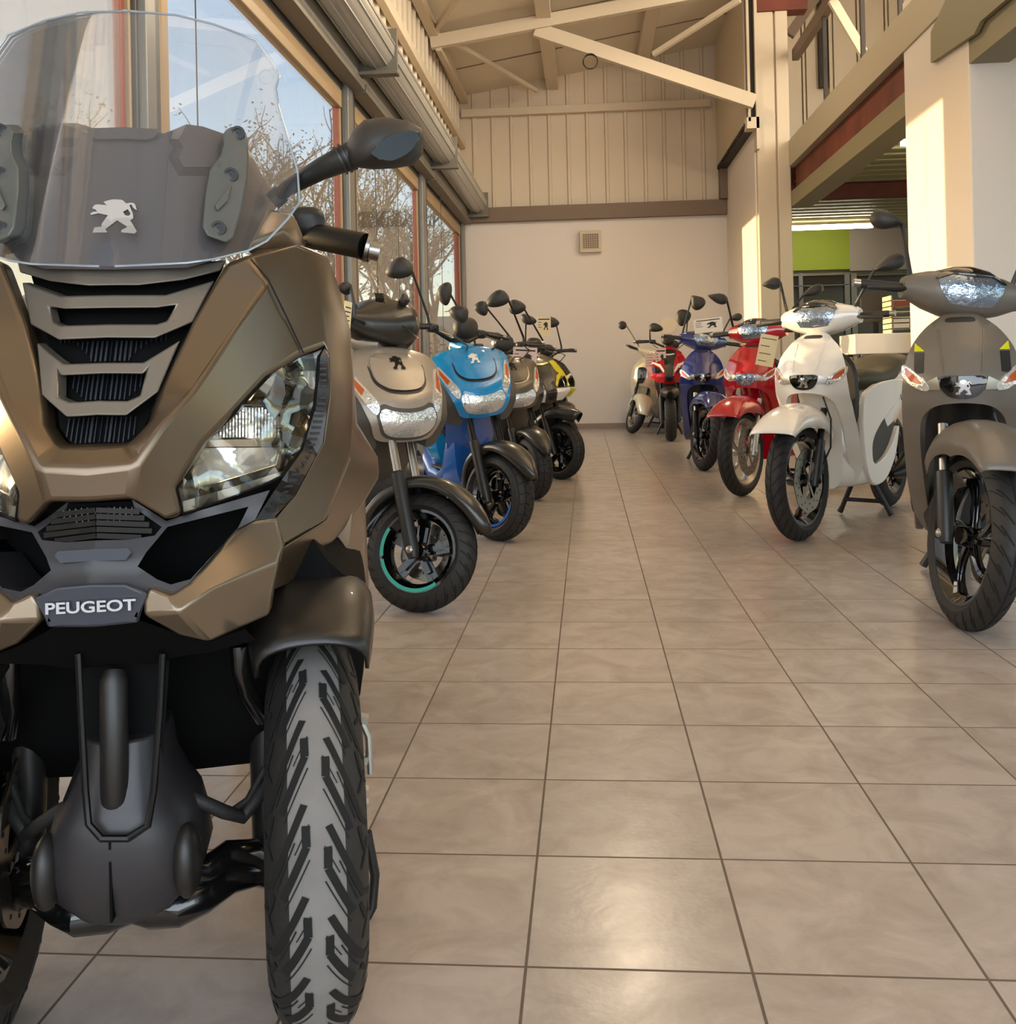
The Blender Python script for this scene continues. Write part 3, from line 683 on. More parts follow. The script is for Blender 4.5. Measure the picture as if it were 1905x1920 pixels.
def scooter(S):
    kind = S['kind']; t = empty(S['name'], (S['loc'][0], S['loc'][1], 0), R(S['head']), S['label'], 'scooter', 'scooters on display')
    t.rotation_euler = (0, R(S.get('lean', 0)), R(S['head']))
    if S.get('scale'): t.scale = (S['scale'],)*3
    body = S['body']; dark = S.get('dark', 'plastic_matt'); inner = S.get('inner', body)
    ax_p = Vector((0, -.07, 0)); ax_d = Vector((0, math.sin(R(22)), math.cos(R(22))))
    A = S.get('steer', 0); MS = Matrix.Translation(ax_p) @ Matrix.Rotation(R(A), 4, ax_d) @ Matrix.Translation(-ax_p)
    Rr, w_, rim = {'T': (.305, .105, .225), 'K': (.222, S.get('tw', .112), .15), 'S': (.232, .125, .165), 'D': (.245, .115, .165)}[kind]
    low = min((MS @ Vector((0, -Rr*math.cos(a), Rr+Rr*math.sin(a)))).z for a in [i*math.pi/60 for i in range(120)])
    MS = Matrix.Translation((0, 0, -low)) @ MS
    def ls(name, g, m, **k): g.xf(MS); return link(name, g, m, t, **k)
    # wheel group
    ls('tyre', tyre_g(Rr, w_, rim, pattern=S.get('tread', 'sweep')), ['rubber', 'groove'])
    rm = S.get('rim', 'gloss_black')
    o = ls('rim', rim_g(rim, w_, Rr, S.get('rimstyle', 'five'), spokes=S.get('spokes', 5)), rm)
    if S.get('rimdecal'):
        g = G(); sd = S.get('decalside', -1); mt = S['rimdecal'][0]
        for a0, a1 in S['rimdecal'][1]:
            k = 24; rows = [[Vector((sd*(w_*.36+.004+(.001*q)), -r*math.cos(a), Rr+r*math.sin(a))) for q, r in ((0, rim-.013), (0, rim-.0), (1, rim-.0), (1, rim-.013))] for a in [R(a0+(a1-a0)*i/k) for i in range(k+1)]]
            g.loft(rows)
        g.xf(MS); link('rim_tape', g, mt, o, smooth=0)
    sd = S.get('discside', 1)
    ls('brake_disc', disc_g(rim*.72, sd*.052, Rr), ['disc_steel', 'groove'], smooth=0)
    ls('brake_caliper', G().ball((sd*.058, rim*.55, Rr+rim*.35), (.022, .03, .042), p=.6), 'metal_dark')
    up = ax_d; x_ = .088 if kind != 'T' else .09
    zt = .66 if kind == 'T' else .72
    for s_ in (-1, 1):
        a = Vector((s_*x_, .0, Rr)); L = (zt-Rr)/up.z; b = a+up*L
        g = G().tube([a-up*.03, a, a+up*L*.55, a+up*L*.56], [.019, .027, .027, .022], 14); g.tube([a+up*L*.5, b], S.get('stanch', .017), 12, mi=1)
        g.ball(a+Vector((s_*.022, 0, 0)), (.012, .016, .016), 10, 6, mi=1)
        ls('fork_leg', g, [S.get('forkmat', 'plastic'), S.get('forktop', 'metal_dark')])
    g = G().tube([Vector((sd*.1, .06, Rr+.06)), Vector((sd*.135, .10, Rr+.16)), Vector((sd*.13, .13, Rr+.3)), Vector((sd*.08, .16, .72))], .005, 6); ls('brake_hose', g, 'plastic')
    fen = S.get('fender', body)
    if kind == 'T': g = fender_g(Rr, Rr-.055, Rr+.075, .125, 40, 142, .97, .8, yz=(-.0, .012), lip=.75); bar = True
    elif kind == 'K': g = fender_g(Rr, Rr-.0, Rr+.055, .082, 20, 176, .2, .35, yz=(0, .01))
    elif kind == 'S': g = fender_g(Rr, Rr+.0, Rr+.10, .105, 52, 160, .3, .5, yz=(0, .03))
    else: g = fender_g(Rr, Rr-.06, Rr+.075, .115, 12, 168, .55, .6, yz=(0, .02))
    ls('front_fender', g, fen, solid=.004, smooth=50)
    # front shell
    if kind == 'T': tab = [(.22, .42), (.32, .37), (.5, .25), (.66, .15), (.74, .10), (.82, .085), (.92, .13), (1.0, .20), (1.08, .29)]; kx = 2.6
    elif kind == 'K': tab = [(.2, .34), (.4, .25), (.62, .10), (.70, .045), (.78, .06), (.9, .14), (.98, .22), (1.05, .3)]; kx = 1.9
    elif kind == 'S': tab = [(.2, .34), (.4, .25), (.62, .07), (.70, .02), (.8, .06), (.92, .15), (1.0, .24), (1.08, .32)]; kx = 2.2
    else: tab = [(.2, .36), (.4, .28), (.6, .18), (.75, .12), (.9, .13), (1.0, .2), (1.1, .3)]; kx = 2.4
    def sf(x, z, d=0):
        s = 1 if kx*abs(x) < 9 else 1; dy = kx*x*x; n = Vector((-2*kx*x, 1, .35)).normalized()
        return Vector((x, interp(tab, z)+dy, z)) + n*d
    lp = lambda name, polys, m, parent=t, th=.006, lift=.003, step=.03, **k: link(name, (lambda g: [g.drape(rd(p, 2) if kind in 'TKD' and (len(p) > 5 or parent is t) else p, sf, th=th, lift=lift, step=step) for p in polys] and g)(G()), m, parent, **k)
    if kind == 'T':
        out = [(0, 1.055), (.065, 1.05), (.125, 1.0), (.165, .94), (.188, .86), (.197, .78), (.198, .60), (.188, .42), (.172, .32), (.135, .25), (.112, .26), (.13, .42), (.142, .60), (.135, .69), (.09, .735), (0, .745)]
        o = lp('front_shell', [sym(out)], body, th=.03, lift=0)
        lp('inner_shield', [sym([(0, .80), (.15, .80), (.17, .6), (.165, .42), (.14, .28), (.08, .22), (0, .22)])], inner, th=.02, lift=-.10)
        lp('badge_panel', [sym([(0, .838), (.078, .838), (.066, .79), (.04, .764), (0, .758)])], S.get('badgepanel', 'gloss_black'), parent=o, th=.004, lift=.006)
        gl = lion(sf, 0, .80, .05, .052, th=.004, lift=.011); link('lion_emblem', gl, 'chrome', o, smooth=0)
        for sg in (1, -1):
            p = [(.078, .836), (.112, .818), (.11, .79), (.068, .79)]; p = p if sg > 0 else mirrored(p); lp('trim_strip', [p], 'alu', parent=o, th=.004, lift=.005)
            p = [(.10, .785), (.112, .82), (.188, .888), (.193, .85), (.175, .818), (.135, .79)]; p = p if sg > 0 else mirrored(p)
            q = lp('turn_signal', [p], 'clear_lens', parent=t, th=.01, lift=.007)
            p = [(.125, .81), (.14, .835), (.178, .87), (.178, .845), (.16, .82)]; p = p if sg > 0 else mirrored(p); lp('amber_bulb', [p], 'amber', parent=q, th=.002, lift=.0085)
        for p in ([(.058, .85), (.062, .85), (.075, 1.0), (.07, 1.0)], mirrored([(.058, .85), (.062, .85), (.075, 1.0), (.07, 1.0)])): lp('hood_crease', [p], body, parent=o, th=.003, lift=.004)
        lp('horn_slot', [sym([(0, 1.045), (.045, 1.043), (.05, 1.033), (.045, 1.026), (0, 1.026)])], dark, parent=o, th=.003, lift=.002)
        if S.get('decal'):
            for sg in (1, -1):
                p = [(.148, .955), (.118, .925), (.15, .925)]; q = [(.12, .92), (.15, .92), (.152, .845), (.122, .85)]
                p, q = (p, q) if sg > 0 else (mirrored(p), mirrored(q)); lp('yellow_sticker', [p], 'yellow_decal', parent=o, th=.002, lift=.0025); lp('dark_sticker', [q], 'plastic', parent=o, th=.002, lift=.0025)
        nz, ny = 1.135, .365
        ntab = [(-.215, .0, .035, .038), (-.19, .005, .05, .048), (-.13, .0, .082, .07), (-.06, -.005, .11, .085), (0, -.008, .118, .09), (.06, -.005, .11, .085), (.13, .0, .082, .07), (.19, .005, .05, .048), (.215, 0, .035, .038)]
        g = G().loft([sring(x, ny, nz+a, hy, hz, 2.5) for x, a, hy, hz in ntab]); ls('handlebar_cover', g, S.get('nacelle', body))
        def hf(x, z, d=0):
            x_ = abs(x); hy = interp([(-.001, .118), (.06, .11), (.13, .082), (.19, .05)], x_); hz = interp([(-.001, .09), (.06, .085), (.13, .07), (.19, .048)], x_)
            q = min(.97, abs((z-nz)/hz)); return Vector((x, ny-hy*(1-q**2.5)**(1/2.5)+d, z+d*0))
        g = G(); g.drape(sym([(0, 1.198), (.07, 1.196), (.118, 1.175), (.108, 1.14), (.075, 1.088), (0, 1.082)]), hf, th=.012, lift=.004, step=.02); ls('headlight', g, 'lens_blue')
        g = G(); g.drape(sym([(0, 1.219), (.06, 1.216), (.105, 1.198), (.125, 1.177), (.118, 1.175), (.07, 1.198), (0, 1.2)]), hf, th=.02, lift=.010, step=.02)
        g.loft([sring(x, ny-.01, 1.198, hy, hz, 2.2) for x, hy, hz in ((-.1, .05, .012), (-.06, .085, .03), (0, .10, .038), (.06, .085, .03), (.1, .05, .012))]); ls('headlight_visor', g, 'gloss_black')
        gz, gy, gx = nz, ny, .2
    elif kind in 'KS':
        if kind == 'K': out = [(0, .985), (.10, .98), (.185, .962), (.212, .93), (.205, .87), (.168, .76), (.138, .67), (.112, .628), (0, .622)]
        else: out = [(0, 1.02), (.08, 1.0), (.14, .96), (.19, .86), (.21, .76), (.18, .70), (.10, .66), (.05, .62), (0, .61)]
        o = lp('front_shell', [sym(out)], body, th=.03, lift=0)
        lp('leg_shield', [sym([(0, .9), (.2, .9), (.235, .8), (.23, .6), (.2, .42), (.15, .28), (.08, .22), (0, .22)])], inner, th=.03, lift=-.12)
        if kind == 'K':
            lp('bib_panel', [sym([(0, .972), (.085, .97), (.108, .92), (.10, .86), (.062, .832), (0, .826)])], body, parent=o, th=.006, lift=.012)
            lp('bib_groove', [sym([(0, .820), (.066, .826), (.104, .858), (.113, .92), (.117, .92), (.112, .85), (.068, .815), (0, .808)])], S.get('groovemat', 'plastic'), parent=o, th=.003, lift=.004)
            lp('headlight', [sym([(0, .738), (.055, .744), (.10, .762), (.118, .73), (.10, .67), (.065, .648), (0, .643)])], 'clear_lens', th=.012, lift=.01)
            lp('headlight_rim', [sym([(0, .752), (.06, .758), (.104, .778), (.13, .735), (.108, .66), (.068, .636), (0, .631)])], S.get('lampmat', 'plastic_grey'), parent=o, th=.006, lift=.005)
            for sg in (1, -1):
                p = [(.106, .765), (.15, .85), (.186, .915), (.192, .87), (.165, .79), (.125, .725)]; p = p if sg > 0 else mirrored(p); q = lp('turn_signal', [p], 'clear_lens', th=.01, lift=.008)
                p = [(.148, .83), (.182, .895), (.184, .865), (.164, .81)]; p = p if sg > 0 else mirrored(p); lp('amber_bulb', [p], 'amber', parent=q, th=.002, lift=.0095)
                p = [(.20, .90), (.225, .84), (.215, .70), (.18, .60), (.11, .585), (.112, .63), (.14, .67), (.17, .76)]; p = p if sg > 0 else mirrored(p); lp('side_pod', [p], S.get('pod', 'plastic_grey'), th=.05, lift=-.012)
            link('lion_emblem', lion(sf, 0, .935, .052, .052, th=.004, lift=.016), S.get('emblem', 'metal_dark'), o, smooth=0)
        else:
            c2, c3 = S.get('wing', 'paint_yellow'), S.get('edge', 'paint_white')
            lp('centre_spine', [sym([(0, 1.0), (.06, .985), (.075, .93), (.05, .86), (.045, .78), (.03, .66), (0, .64)])], S.get('spine', 'plastic_grey'), parent=o, th=.006, lift=.012)
            lp('spine_line', [sym([(0, .945), (.055, .952), (.06, .94), (0, .93)])], c3, parent=o, th=.003, lift=.016)
            for sg in (1, -1):
                f_ = lambda p: p if sg > 0 else mirrored(p)
                lp('wing_panel', [f_([(.075, .95), (.13, .955), (.185, .86), (.205, .77), (.18, .72), (.165, .80), (.10, .87)])], c2, parent=o, th=.005, lift=.006)
                lp('wing_edge', [f_([(.06, .74), (.10, .80), (.165, .84), (.19, .83), (.175, .86), (.09, .83), (.05, .76)])], c3, parent=o, th=.004, lift=.007)
                lp('headlight', [f_([(.07, .74), (.11, .79), (.175, .82), (.185, .77), (.16, .735)])], 'gloss_black', th=.006, lift=.008)
                lp('lower_wing', [f_([(.05, .73), (.19, .72), (.2, .70), (.12, .63), (.05, .63)])], S.get('lower', c2), parent=o, th=.005, lift=.007)
        nz, ny = 1.10, .37; gz, gy, gx = 1.06, .37, .13
        if S.get('cowl'):
            # covered handlebar with a raked black visor
            rows = []
            for x, hy, hz, zc, yc in ((-.20, .03, .03, 1.06, .38), (-.15, .07, .05, 1.065, .37), (-.10, .12, .078, 1.08, .35), (-.04, .15, .10, 1.095, .335), (0, .155, .104, 1.1, .33), (.04, .15, .10, 1.095, .335), (.10, .12, .078, 1.08, .35), (.15, .07, .05, 1.065, .37), (.20, .03, .03, 1.06, .38)):
                rows.append(sring(x, yc, zc, hy, hz, 2.3))
            ls('handlebar_cover', G().loft(rows), 'paint_satin_black')
            def vf(x, z, d=0):
                return Vector((x, .16+.95*(z-1.04)+2.2*x*x+d, z))
            g = G(); g.drape(sym([(0, 1.218), (.05, 1.214), (.085, 1.17), (.09, 1.10), (.06, 1.065), (0, 1.055)]), vf, th=.04, step=.03); ls('visor', g, 'gloss_black')
            g = G().loft([sring(0, .30, 1.0, .075, .03, 2.4, 20, 'y'), sring(0, .36, 1.0, .09, .05, 2.4, 20, 'y'), sring(0, .44, 1.02, .06, .04, 2.4, 20, 'y')]); ls('steering_collar', g, body)
        else:
            g = G().tube([(-.33, gy+.05, 1.10), (-.18, gy+.02, 1.085), (-.06, gy, 1.03), (.06, gy, 1.03), (.18, gy+.02, 1.085), (.33, gy+.05, 1.10)], .012, 10); ls('handlebar', g, 'plastic')
            g = G().ball((0, gy-.05, 1.10), (.075, .05, .06), p=.8); g.ball((.0, gy-.01, 1.04), (.05, .04, .05)); ls('instrument_pod', g, 'plastic_matt')
            for s_ in (-1, 1):
                g = G().tube([(s_*.17, gy, 1.08), (s_*.16, gy-.14, 1.04), (s_*.09, gy-.18, .99), (s_*.02, gy-.08, .95)], .005, 6); ls('control_cable', g, 'plastic')
                ls('switch_box', G().ball((s_*.17, gy+.02, 1.085), (.035, .025, .024), p=.6), 'plastic')
            g = G().loft([sring(0, .29, .985, .05, .03, 2.4, 16, 'y'), sring(0, .40, 1.01, .04, .035, 2.4, 16, 'y')]); ls('steering_collar', g, S.get('collar', body))
            gz, gx, gy = 1.09, .2, gy+.03
    else:
        o = lp('front_shell', [sym([(0, 1.06), (.07, 1.05), (.13, .99), (.17, .9), (.19, .78), (.2, .6), (.19, .42), (.16, .3), (.11, .26), (.12, .42), (.135, .58), (.1, .65), (0, .66)])], body, th=.03, lift=0)
        lp('inner_shield', [sym([(0, .80), (.21, .86), (.235, .7), (.23, .5), (.19, .3), (.08, .22), (0, .22)])], inner, th=.02, lift=-.09)
        lp('grille', [sym([(0, .93), (.06, .92), (.07, .86), (.05, .74), (.02, .70), (0, .70)])], S.get('badgepanel', 'gloss_black'), parent=o, th=.005, lift=.008)
        link('lion_emblem', lion(sf, 0, .84, .06, .06, th=.004, lift=.014), 'emblem', o, smooth=0)
        nz, ny = 1.12, .385
        g = G().loft([sring(x, ny, nz+.0, hy, hz, 2.3) for x, hy, hz in ((-.2, .03, .03), (-.14, .05, .045), (-.07, .09, .075), (0, .11, .085), (.07, .09, .075), (.14, .05, .045), (.2, .03, .03))]); ls('handlebar_cover', g, body)
        g = G().lathe([(.001, -.118), (.04, -.112), (.065, -.09), (.07, -.05)], (0, ny, nz), 24, 'y'); ls('headlight', g, 'clear_lens')
        gz, gy, gx = nz, ny, .19
    # grips, levers, mirrors
    for s_ in (-1, 1):
        g = G().tube([(s_*gx, gy, gz), (s_*(gx+.03), gy+.005, gz), (s_*(gx+.15), gy+.02, gz), (s_*(gx+.16), gy+.02, gz)], [.015, .018, .018, .013], 12); ls('grip', g, 'rubber')
        g = G().tube([(s_*(gx+.16), gy+.02, gz), (s_*(gx+.185), gy+.02, gz)], .016, 12); ls('bar_end', g, S.get('barend', 'steel'))
        g = G().tube([(s_*(gx+.01), gy-.03, gz-.005), (s_*(gx+.06), gy-.055, gz-.012), (s_*(gx+.15), gy-.05, gz-.018)], [.009, .007, .006], 8); ls('brake_lever', g, S.get('lever', 'plastic'))
    inv = (Matrix.Translation(t.location) @ t.rotation_euler.to_matrix().to_4x4()).inverted() 
    if S.get('scale'): inv = Matrix.Scale(1/S['scale'], 4) @ inv
    for mdef in S.get('mirrors', [(-.30, 1.37, .12, .085, -.35), (.30, 1.37, .12, .085, .35)]):
        gs, gh, gg = G(), G(), G()
        if mdef[0] == 'px':      # position read off the photograph, at a distance Y
            _, px, py, Y, wp, hp, rot, bx = mdef; c = inv @ at(px, py, Y=Y); sc_ = Y/1820
            s_ = 1 if bx > 0 else -1; base = MS @ Vector((bx, gy-.01, gz+.02))
            Mz = Matrix.Rotation(-R(S['head']), 4, 'Z')
            mirror_parts(gs, gh, gg, Vector((0, 0, 0)), (base-c) if True else 0, wp*sc_, hp*sc_, rot, S.get('mshape', 'tear'))
            for q in (gh, gg): q.xf(Matrix.Translation(c) @ Mz)
            gs.v = []; gs.f = []; gs.m = []
            d = c-base; sg = Vector((math.copysign(1, (Matrix.Rotation(R(S['head']), 3, 'Z') @ d).x), 0, 0)); ft = c - (Mz.to_3x3() @ (Matrix.Rotation(rot, 3, 'Y') @ sg))*wp*sc_*.45
            gs.tube([base-Vector((0, 0, .02)), base+Vector((0, 0, .035)), base.lerp(ft, .55)+Vector((0, 0, .02)), ft, ft.lerp(c, .3)], [.011, .009, .007, .008, .013], 8)
        else:
            x, z, mw, mh, rot = mdef
            mirror_parts(gs, gh, gg, (x, gy+.03, z), (math.copysign(gx-.02, x), gy, gz+.03), mw, mh, rot, S.get('mshape', 'tear'))
            for q in (gs, gh, gg): q.xf(MS)
        hd = link('mirror', gh, S.get('mirrormat', 'plastic_matt'), t, smooth=50); link('stem', gs, S.get('stemmat', 'plastic'), hd); link('mirror_glass', gg, 'mirror_glass', hd)
    # rear half: floorboard, tail body, seat, rear wheel, engine, stand, rack
    yb = 1.42 if kind == 'T' else 1.33
    Rb = .29 if kind == 'T' else Rr
    g = body_loft([(.36, .42, .10, .20), (.42, .38, .14, .16), (.5, .30, .15, .08), (.62, .27, .155, .055), (.78, .28, .155, .06), (.9, .34, .15, .10)], 3.2); link('floorboard', g, inner, t)
    if kind == 'T':
        g1, g2 = G(), G()
        out_ = [(.52, .31), (.63, .21), (.85, .23), (1.03, .36), (1.14, .55), (1.0, .45), (.85, .365), (.68, .33), (.615, .36), (.62, .47), (.8, .57), (1.1, .67), (1.32, .78), (1.1, .80), (.74, .78), (.60, .75), (.52, .72), (.47, .55)]
        fx = lambda u, v, d: Vector((.172-.05*max(0, (u-1.0))-d, u, v))
        g1.drape(rd(out_), fx, th=.03, step=.05); mlink('side_fairing', g1, body, t, bevel=.006)
        g2.drape(rd([(.60, .30), (.85, .34), (1.12, .56), (1.12, .66), (.8, .57), (.61, .47)]), lambda u, v, d: fx(u, v, d+.022), th=.01, step=.06); mlink('footwell', g2, dark, t)
    g = body_loft([(.40, .72, .16, .22), (.43, .72, .17, .24), (.46, .72, .14, .22)], 3.0); link('glove_box', g, dark, t)
    link('foot_mat', G().box(-.13, .13, .48, .84, .325, .337), dark, t, bevel=.004)
    tail = S.get('tail', body)
    g = body_loft([(.74, .50, .10, .18), (.80, .53, .14, .22), (.95, .60, .155, .19), (1.15, .66, .155, .17), (1.35, .72, .14, .14), (1.55, .78, .10, .09), (1.66, .81, .06, .045)], 2.8); link('tail_body', g, tail, t)
    g = body_loft([(.70, .80, .08, .035), (.76, .80, .13, .06), (.95, .80, .15, .06), (1.15, .83, .155, .055), (1.22, .87, .155, .06), (1.42, .90, .14, .05), (1.54, .90, .10, .03)], 2.6); link('seat', g, 'seat_vinyl', t)
    g = tyre_g(Rb, w_, Rb-.09, 40); g.xf(Matrix.Translation((0, yb, 0))); link('tyre', g, ['rubber', 'groove'], t)
    g = rim_g(Rb-.09, w_, Rb); g.xf(Matrix.Translation((0, yb, 0))); link('rim', g, rm, t)
    g = body_loft([(.9, .27, .06, .07), (1.0, .28, .10, .09), (1.2, .27, .11, .085), (1.42, Rb, .07, .06), (1.5, Rb, .05, .05)], 2.6); g.xf(Matrix.Translation((-.09, 0, 0))); link('engine_case', g, 'plastic', t)
    g = G().tube([(.13, 1.05, .24), (.15, 1.15, .25), (.155, 1.3, .3), (.155, 1.62, .38), (.155, 1.66, .39)], [.02, .045, .05, .05, .03], 14); link('exhaust', g, 'metal_dark', t)
    g = G()
    for s_ in (-1, 1): g.tube([(s_*.05, .95, .22), (s_*.13, .98, .05), (s_*.15, .985, .012)], [.016, .014, .018], 8)
    g.tube([(-.12, .97, .09), (.12, .97, .09)], .012, 8); link('centre_stand', g, 'plastic', t)
    if kind in 'TD':
        g = G()
        for s_ in (-1, 1): g.tube([(s_*.09, 1.45, .90), (s_*.10, 1.55, .93), (s_*.10, 1.75, .93), (s_*.05, 1.82, .93)], .011, 8)
        g.tube([(-.1, 1.6, .93), (.1, 1.6, .93)], .011, 8); g.tube([(-.1, 1.75, .93), (.1, 1.75, .93)], .011, 8); g.tube([(-.05, 1.82, .93), (.05, 1.82, .93)], .011, 8); g.box(-.08, .08, 1.55, 1.8, .935, .95)
        link('luggage_rack', g, 'plastic', t)
    if S.get('script'):
        for sg in (1, -1):
            tg = text_g(S['script'], .075, 1.0, .0008, .001); tg.xf(Matrix.Translation((sg*.158, 1.27, .74)) @ Matrix.Rotation(R(90*sg), 4, 'Z') @ Matrix.Rotation(R(90), 4, 'X') @ Matrix.Rotation(R(30*sg), 4, 'Z')); link('lettering', tg, 'print', t, smooth=0, fix=False)
    g = G().ball((0, 1.67, .80), (.06, .02, .03)); link('tail_light', g, 'orange_refl', t)
    return t, sf
SC = []
pt = lambda px, py: at(px, py, Z=0)
def add(**S):
    p = pt(*S['px']); S['loc'] = (p.x, p.y); t, sf = scooter(S); SC.append((t, S, sf)); return t, sf
# right row, near to far
tR1 = add(kind='T', name='scooter', label='matt grey scooter with yellow and black corner stickers, nearest on the right', px=(1818, 1178), head=-19, steer=22, body='paint_mattgrey', inner='plastic', decal=1, forkmat='plastic', forktop='steel', badgepanel='gloss_black',
    mirrors=[('px', 1663, 413, 3.75, 60, 46, .25, -.19), (.30, 1.38, .125, .09, -.35)], rimstyle='swirl', discside=1)
tR2 = add(kind='T', name='scooter', label='glossy white scooter with black front wheel and rear rack, right of the aisle', px=(1500, 1013), script='TWEET', head=-34, steer=-3, body='paint_white', rim='gloss_black', rimstyle='swirl', spokes=3, discside=1, badgepanel='gloss_black',
    mirrors=[('px', 1447, 532, 5.2, 34, 30, -.1, -.19), ('px', 1667, 495, 5.15, 60, 40, -.35, .19)])
tR3 = add(kind='T', name='scooter', label='bright red scooter with silver front wheel and a tilted cream tag', px=(1392, 930), head=-31, steer=-3, body='paint_red', rim='alu', rimstyle='swirl', forkmat='alu', forktop='alu', badgepanel='lens_blue', discside=1,
    mirrors=[('px', 1346, 559, 6.95, 38, 26, .3, -.19), ('px', 1524, 546, 6.9, 42, 26, -.4, .19)])
tR4 = add(kind='T', name='scooter', label='navy blue scooter with black fork behind the bright red scooter', px=(1322, 882), head=-6, steer=20, body='paint_navy', inner='plastic', forkmat='metal_dark', forktop='steel', rimstyle='five',
    mirrors=[('px', 1307, 566, 8.8, 30, 36, .9, -.19), (.30, 1.38, .125, .09, -.35)])
tR5 = add(kind='S', name='scooter', label='small red and black scooter with black beak fender, seen head on', px=(1258, 827), scale=1.14, head=-4, steer=0, body='paint_red', spine='plastic', wing='paint_red', edge='paint_white', fender='plastic', inner='plastic_matt', pod='plastic', lower='paint_red', tread='sweep', mshape='hex', cowl=0, collar='plastic',
    mirrors=[('px', 1230, 615, 11.9, 23, 14, .25, -.2), ('px', 1280, 594, 11.9, 24, 26, .8, .2)])
tR6 = add(kind='D', name='scooter', label='cream retro scooter with pale wheel rim, farthest on the right beside the end wall', px=(1187, 812), head=-24, steer=44, lean=7, body='paint_cream', rim='alu', mshape='round', mirrors=[('px', 1167, 610, 13.5, 16, 16, 0, -.2), (.32, 1.37, .12, .12, .3)], stemmat='steel')
# left row
tL2 = add(kind='K', name='scooter', label='silver beige scooter with turquoise wheel tape and black covered handlebar, second on the left', px=(788, 1143), head=36, steer=42, body='paint_silver', inner='plastic_grey', fender='paint_satin_black', cowl=1, tread='sweep', rimdecal=('teal_decal', [(-48, -160), (-165, -208)]), discside=1, forktop='steel', forkmat='plastic', tail='paint_silver',
    mirrors=[('px', 759, 563, 3.85, 18, 34, .1, .2), ('px', 645, 540, 4.0, 30, 34, .1, -.2)], mshape='tear')
tL3 = add(kind='K', name='scooter', label='bright blue scooter with bare handlebars and chunky front tyre', px=(942, 1012), lean=-5, head=24, steer=26, body='paint_blue', inner='paint_deepblue', fender='paint_satin_black', tread='block', tw=.14, pod='plastic_grey', lampmat='paint_blue', emblem='counter_white', rimdecal=('paint_deepblue', [(-10, -150)]), tail='paint_blue', scale=1.04,
    mirrors=[('px', 747, 505, 5.15, 50, 38, -.35, -.2), ('px', 860, 588, 5.0, 36, 30, .4, .1)], mshape='hex')
tL4 = add(kind='K', name='scooter', label='dark grey brown scooter with chunky tyre between the blue one and the yellow trimmed one', px=(1004, 936), lean=-6, head=22, steer=10, body='paint_darkgrey', inner='paint_satin_black', fender='paint_satin_black', tread='block', tw=.14, pod='paint_satin_black', lampmat='paint_darkgrey', tail='paint_darkgrey', scale=1.0, groovemat='alu',
    mirrors=[('px', 833, 550, 6.8, 28, 42, .35, -.2), ('px', 932, 562, 6.7, 44, 30, -.4, .2)], mshape='hex')
tL5 = add(kind='S', name='scooter', label='dark scooter with yellow and white trim and black lattice wheel', px=(1056, 898), lean=-6, head=26, steer=26, body='paint_darkgrey', spine='paint_satin_black', wing='paint_yellow', edge='paint_yellow', lower='paint_white', fender='paint_satin_black', inner='plastic_matt', tread='block', collar='plastic', scale=1.02, rimstyle='five', spokes=7,
    mirrors=[('px', 902, 578, 7.9, 26, 26, .2, -.2), ('px', 968, 577, 7.8, 28, 30, -.9, .2)], mshape='hex')
tL6 = add(kind='S', name='scooter', label='black scooter with silver striped front, farthest on the left by the end wall', px=(1062, 866), lean=-3, head=24, steer=4, body='paint_satin_black', spine='paint_darkgrey', wing='paint_satin_black', edge='paint_white', lower='paint_yellow', fender='paint_satin_black', inner='plastic_matt', tread='sweep', collar='plastic',
    mirrors=[('px', 990, 600, 9.2, 18, 30, -1.0, -.2), ('px', 1035, 605, 9.2, 20, 24, -.9, .2)], mshape='hex')
# ---------------------------------------------------------------- big three-wheeled scooter in the left foreground
HD = R(12); NX = Vector((math.cos(HD), math.sin(HD), 0)); FW = Vector((math.sin(HD), -math.cos(HD), 0)); C0 = Vector((-.565, 1.06, 0))
big = empty('three_wheeled_scooter', C0, HD, 'large bronze grey three wheeled scooter with tall clear windscreen, left foreground', 'scooter', 'scooters on display')
O_ = Vector((0, 0, H))
def m(px, py, s):
    d = ray(px, py); t = (s-((O_-C0).dot(-FW)))/(d.dot(-FW)); p = O_+d*t; x = (p-C0).dot(NX)
    return Vector((0 if abs(x) < .005 else x, s, p.z))
def mir(g):
    ctr = {i for i, p in enumerate(g.v) if abs(p.x) < 1e-5}; keep = [i for i, f in enumerate(g.f) if not all(k in ctr for k in f)]
    g.f = [g.f[i] for i in keep]; g.m = [g.m[i] for i in keep]
    o = len(g.v); n = len(g.f); g.v += [Vector((-p.x, p.y, p.z)) for p in g.v]; g.f += [tuple(i+o for i in q[::-1]) for q in g.f[:n]]; g.m += g.m[:n]
    g.f = [tuple(k-o if k-o in ctr else k for k in f) for f in g.f]; return g
P('bronze', '6d5b45', .30, .75, coat=.7); P('bronze_light', '7c6b56', .3, .65, coat=.7); P('gun_metal', '7b746a', .36, .6, coat=.15); P('cowl_plastic', '4a4344', .36, coat=.2)
P('dark_chin', '2c2a2c', .42); P('under_black', '060606', .7, spec=.12); P('plate_blue', '343741', .4, coat=.2); glass_mat('lamp_glass', tint=(.95, .95, .93), k=.55); P('lens_dark', '15120f', .25, coat=.4); P('grip_black', '0b0a0a', .4, spec=.4); P('edge_glass', '8f9aa2', .1, coat=1)
P('fender_satin', '1d1a17', .38, coat=.1); P('tube_black', '0e0d0d', .18, coat=.6); P('fin', '3c4048', .35, .6); P('text_silver', 'ccccd2', .25, .8); P('reflector', 'dcd6cc', .1, .5, coat=1, bump=.25, bscale=45)
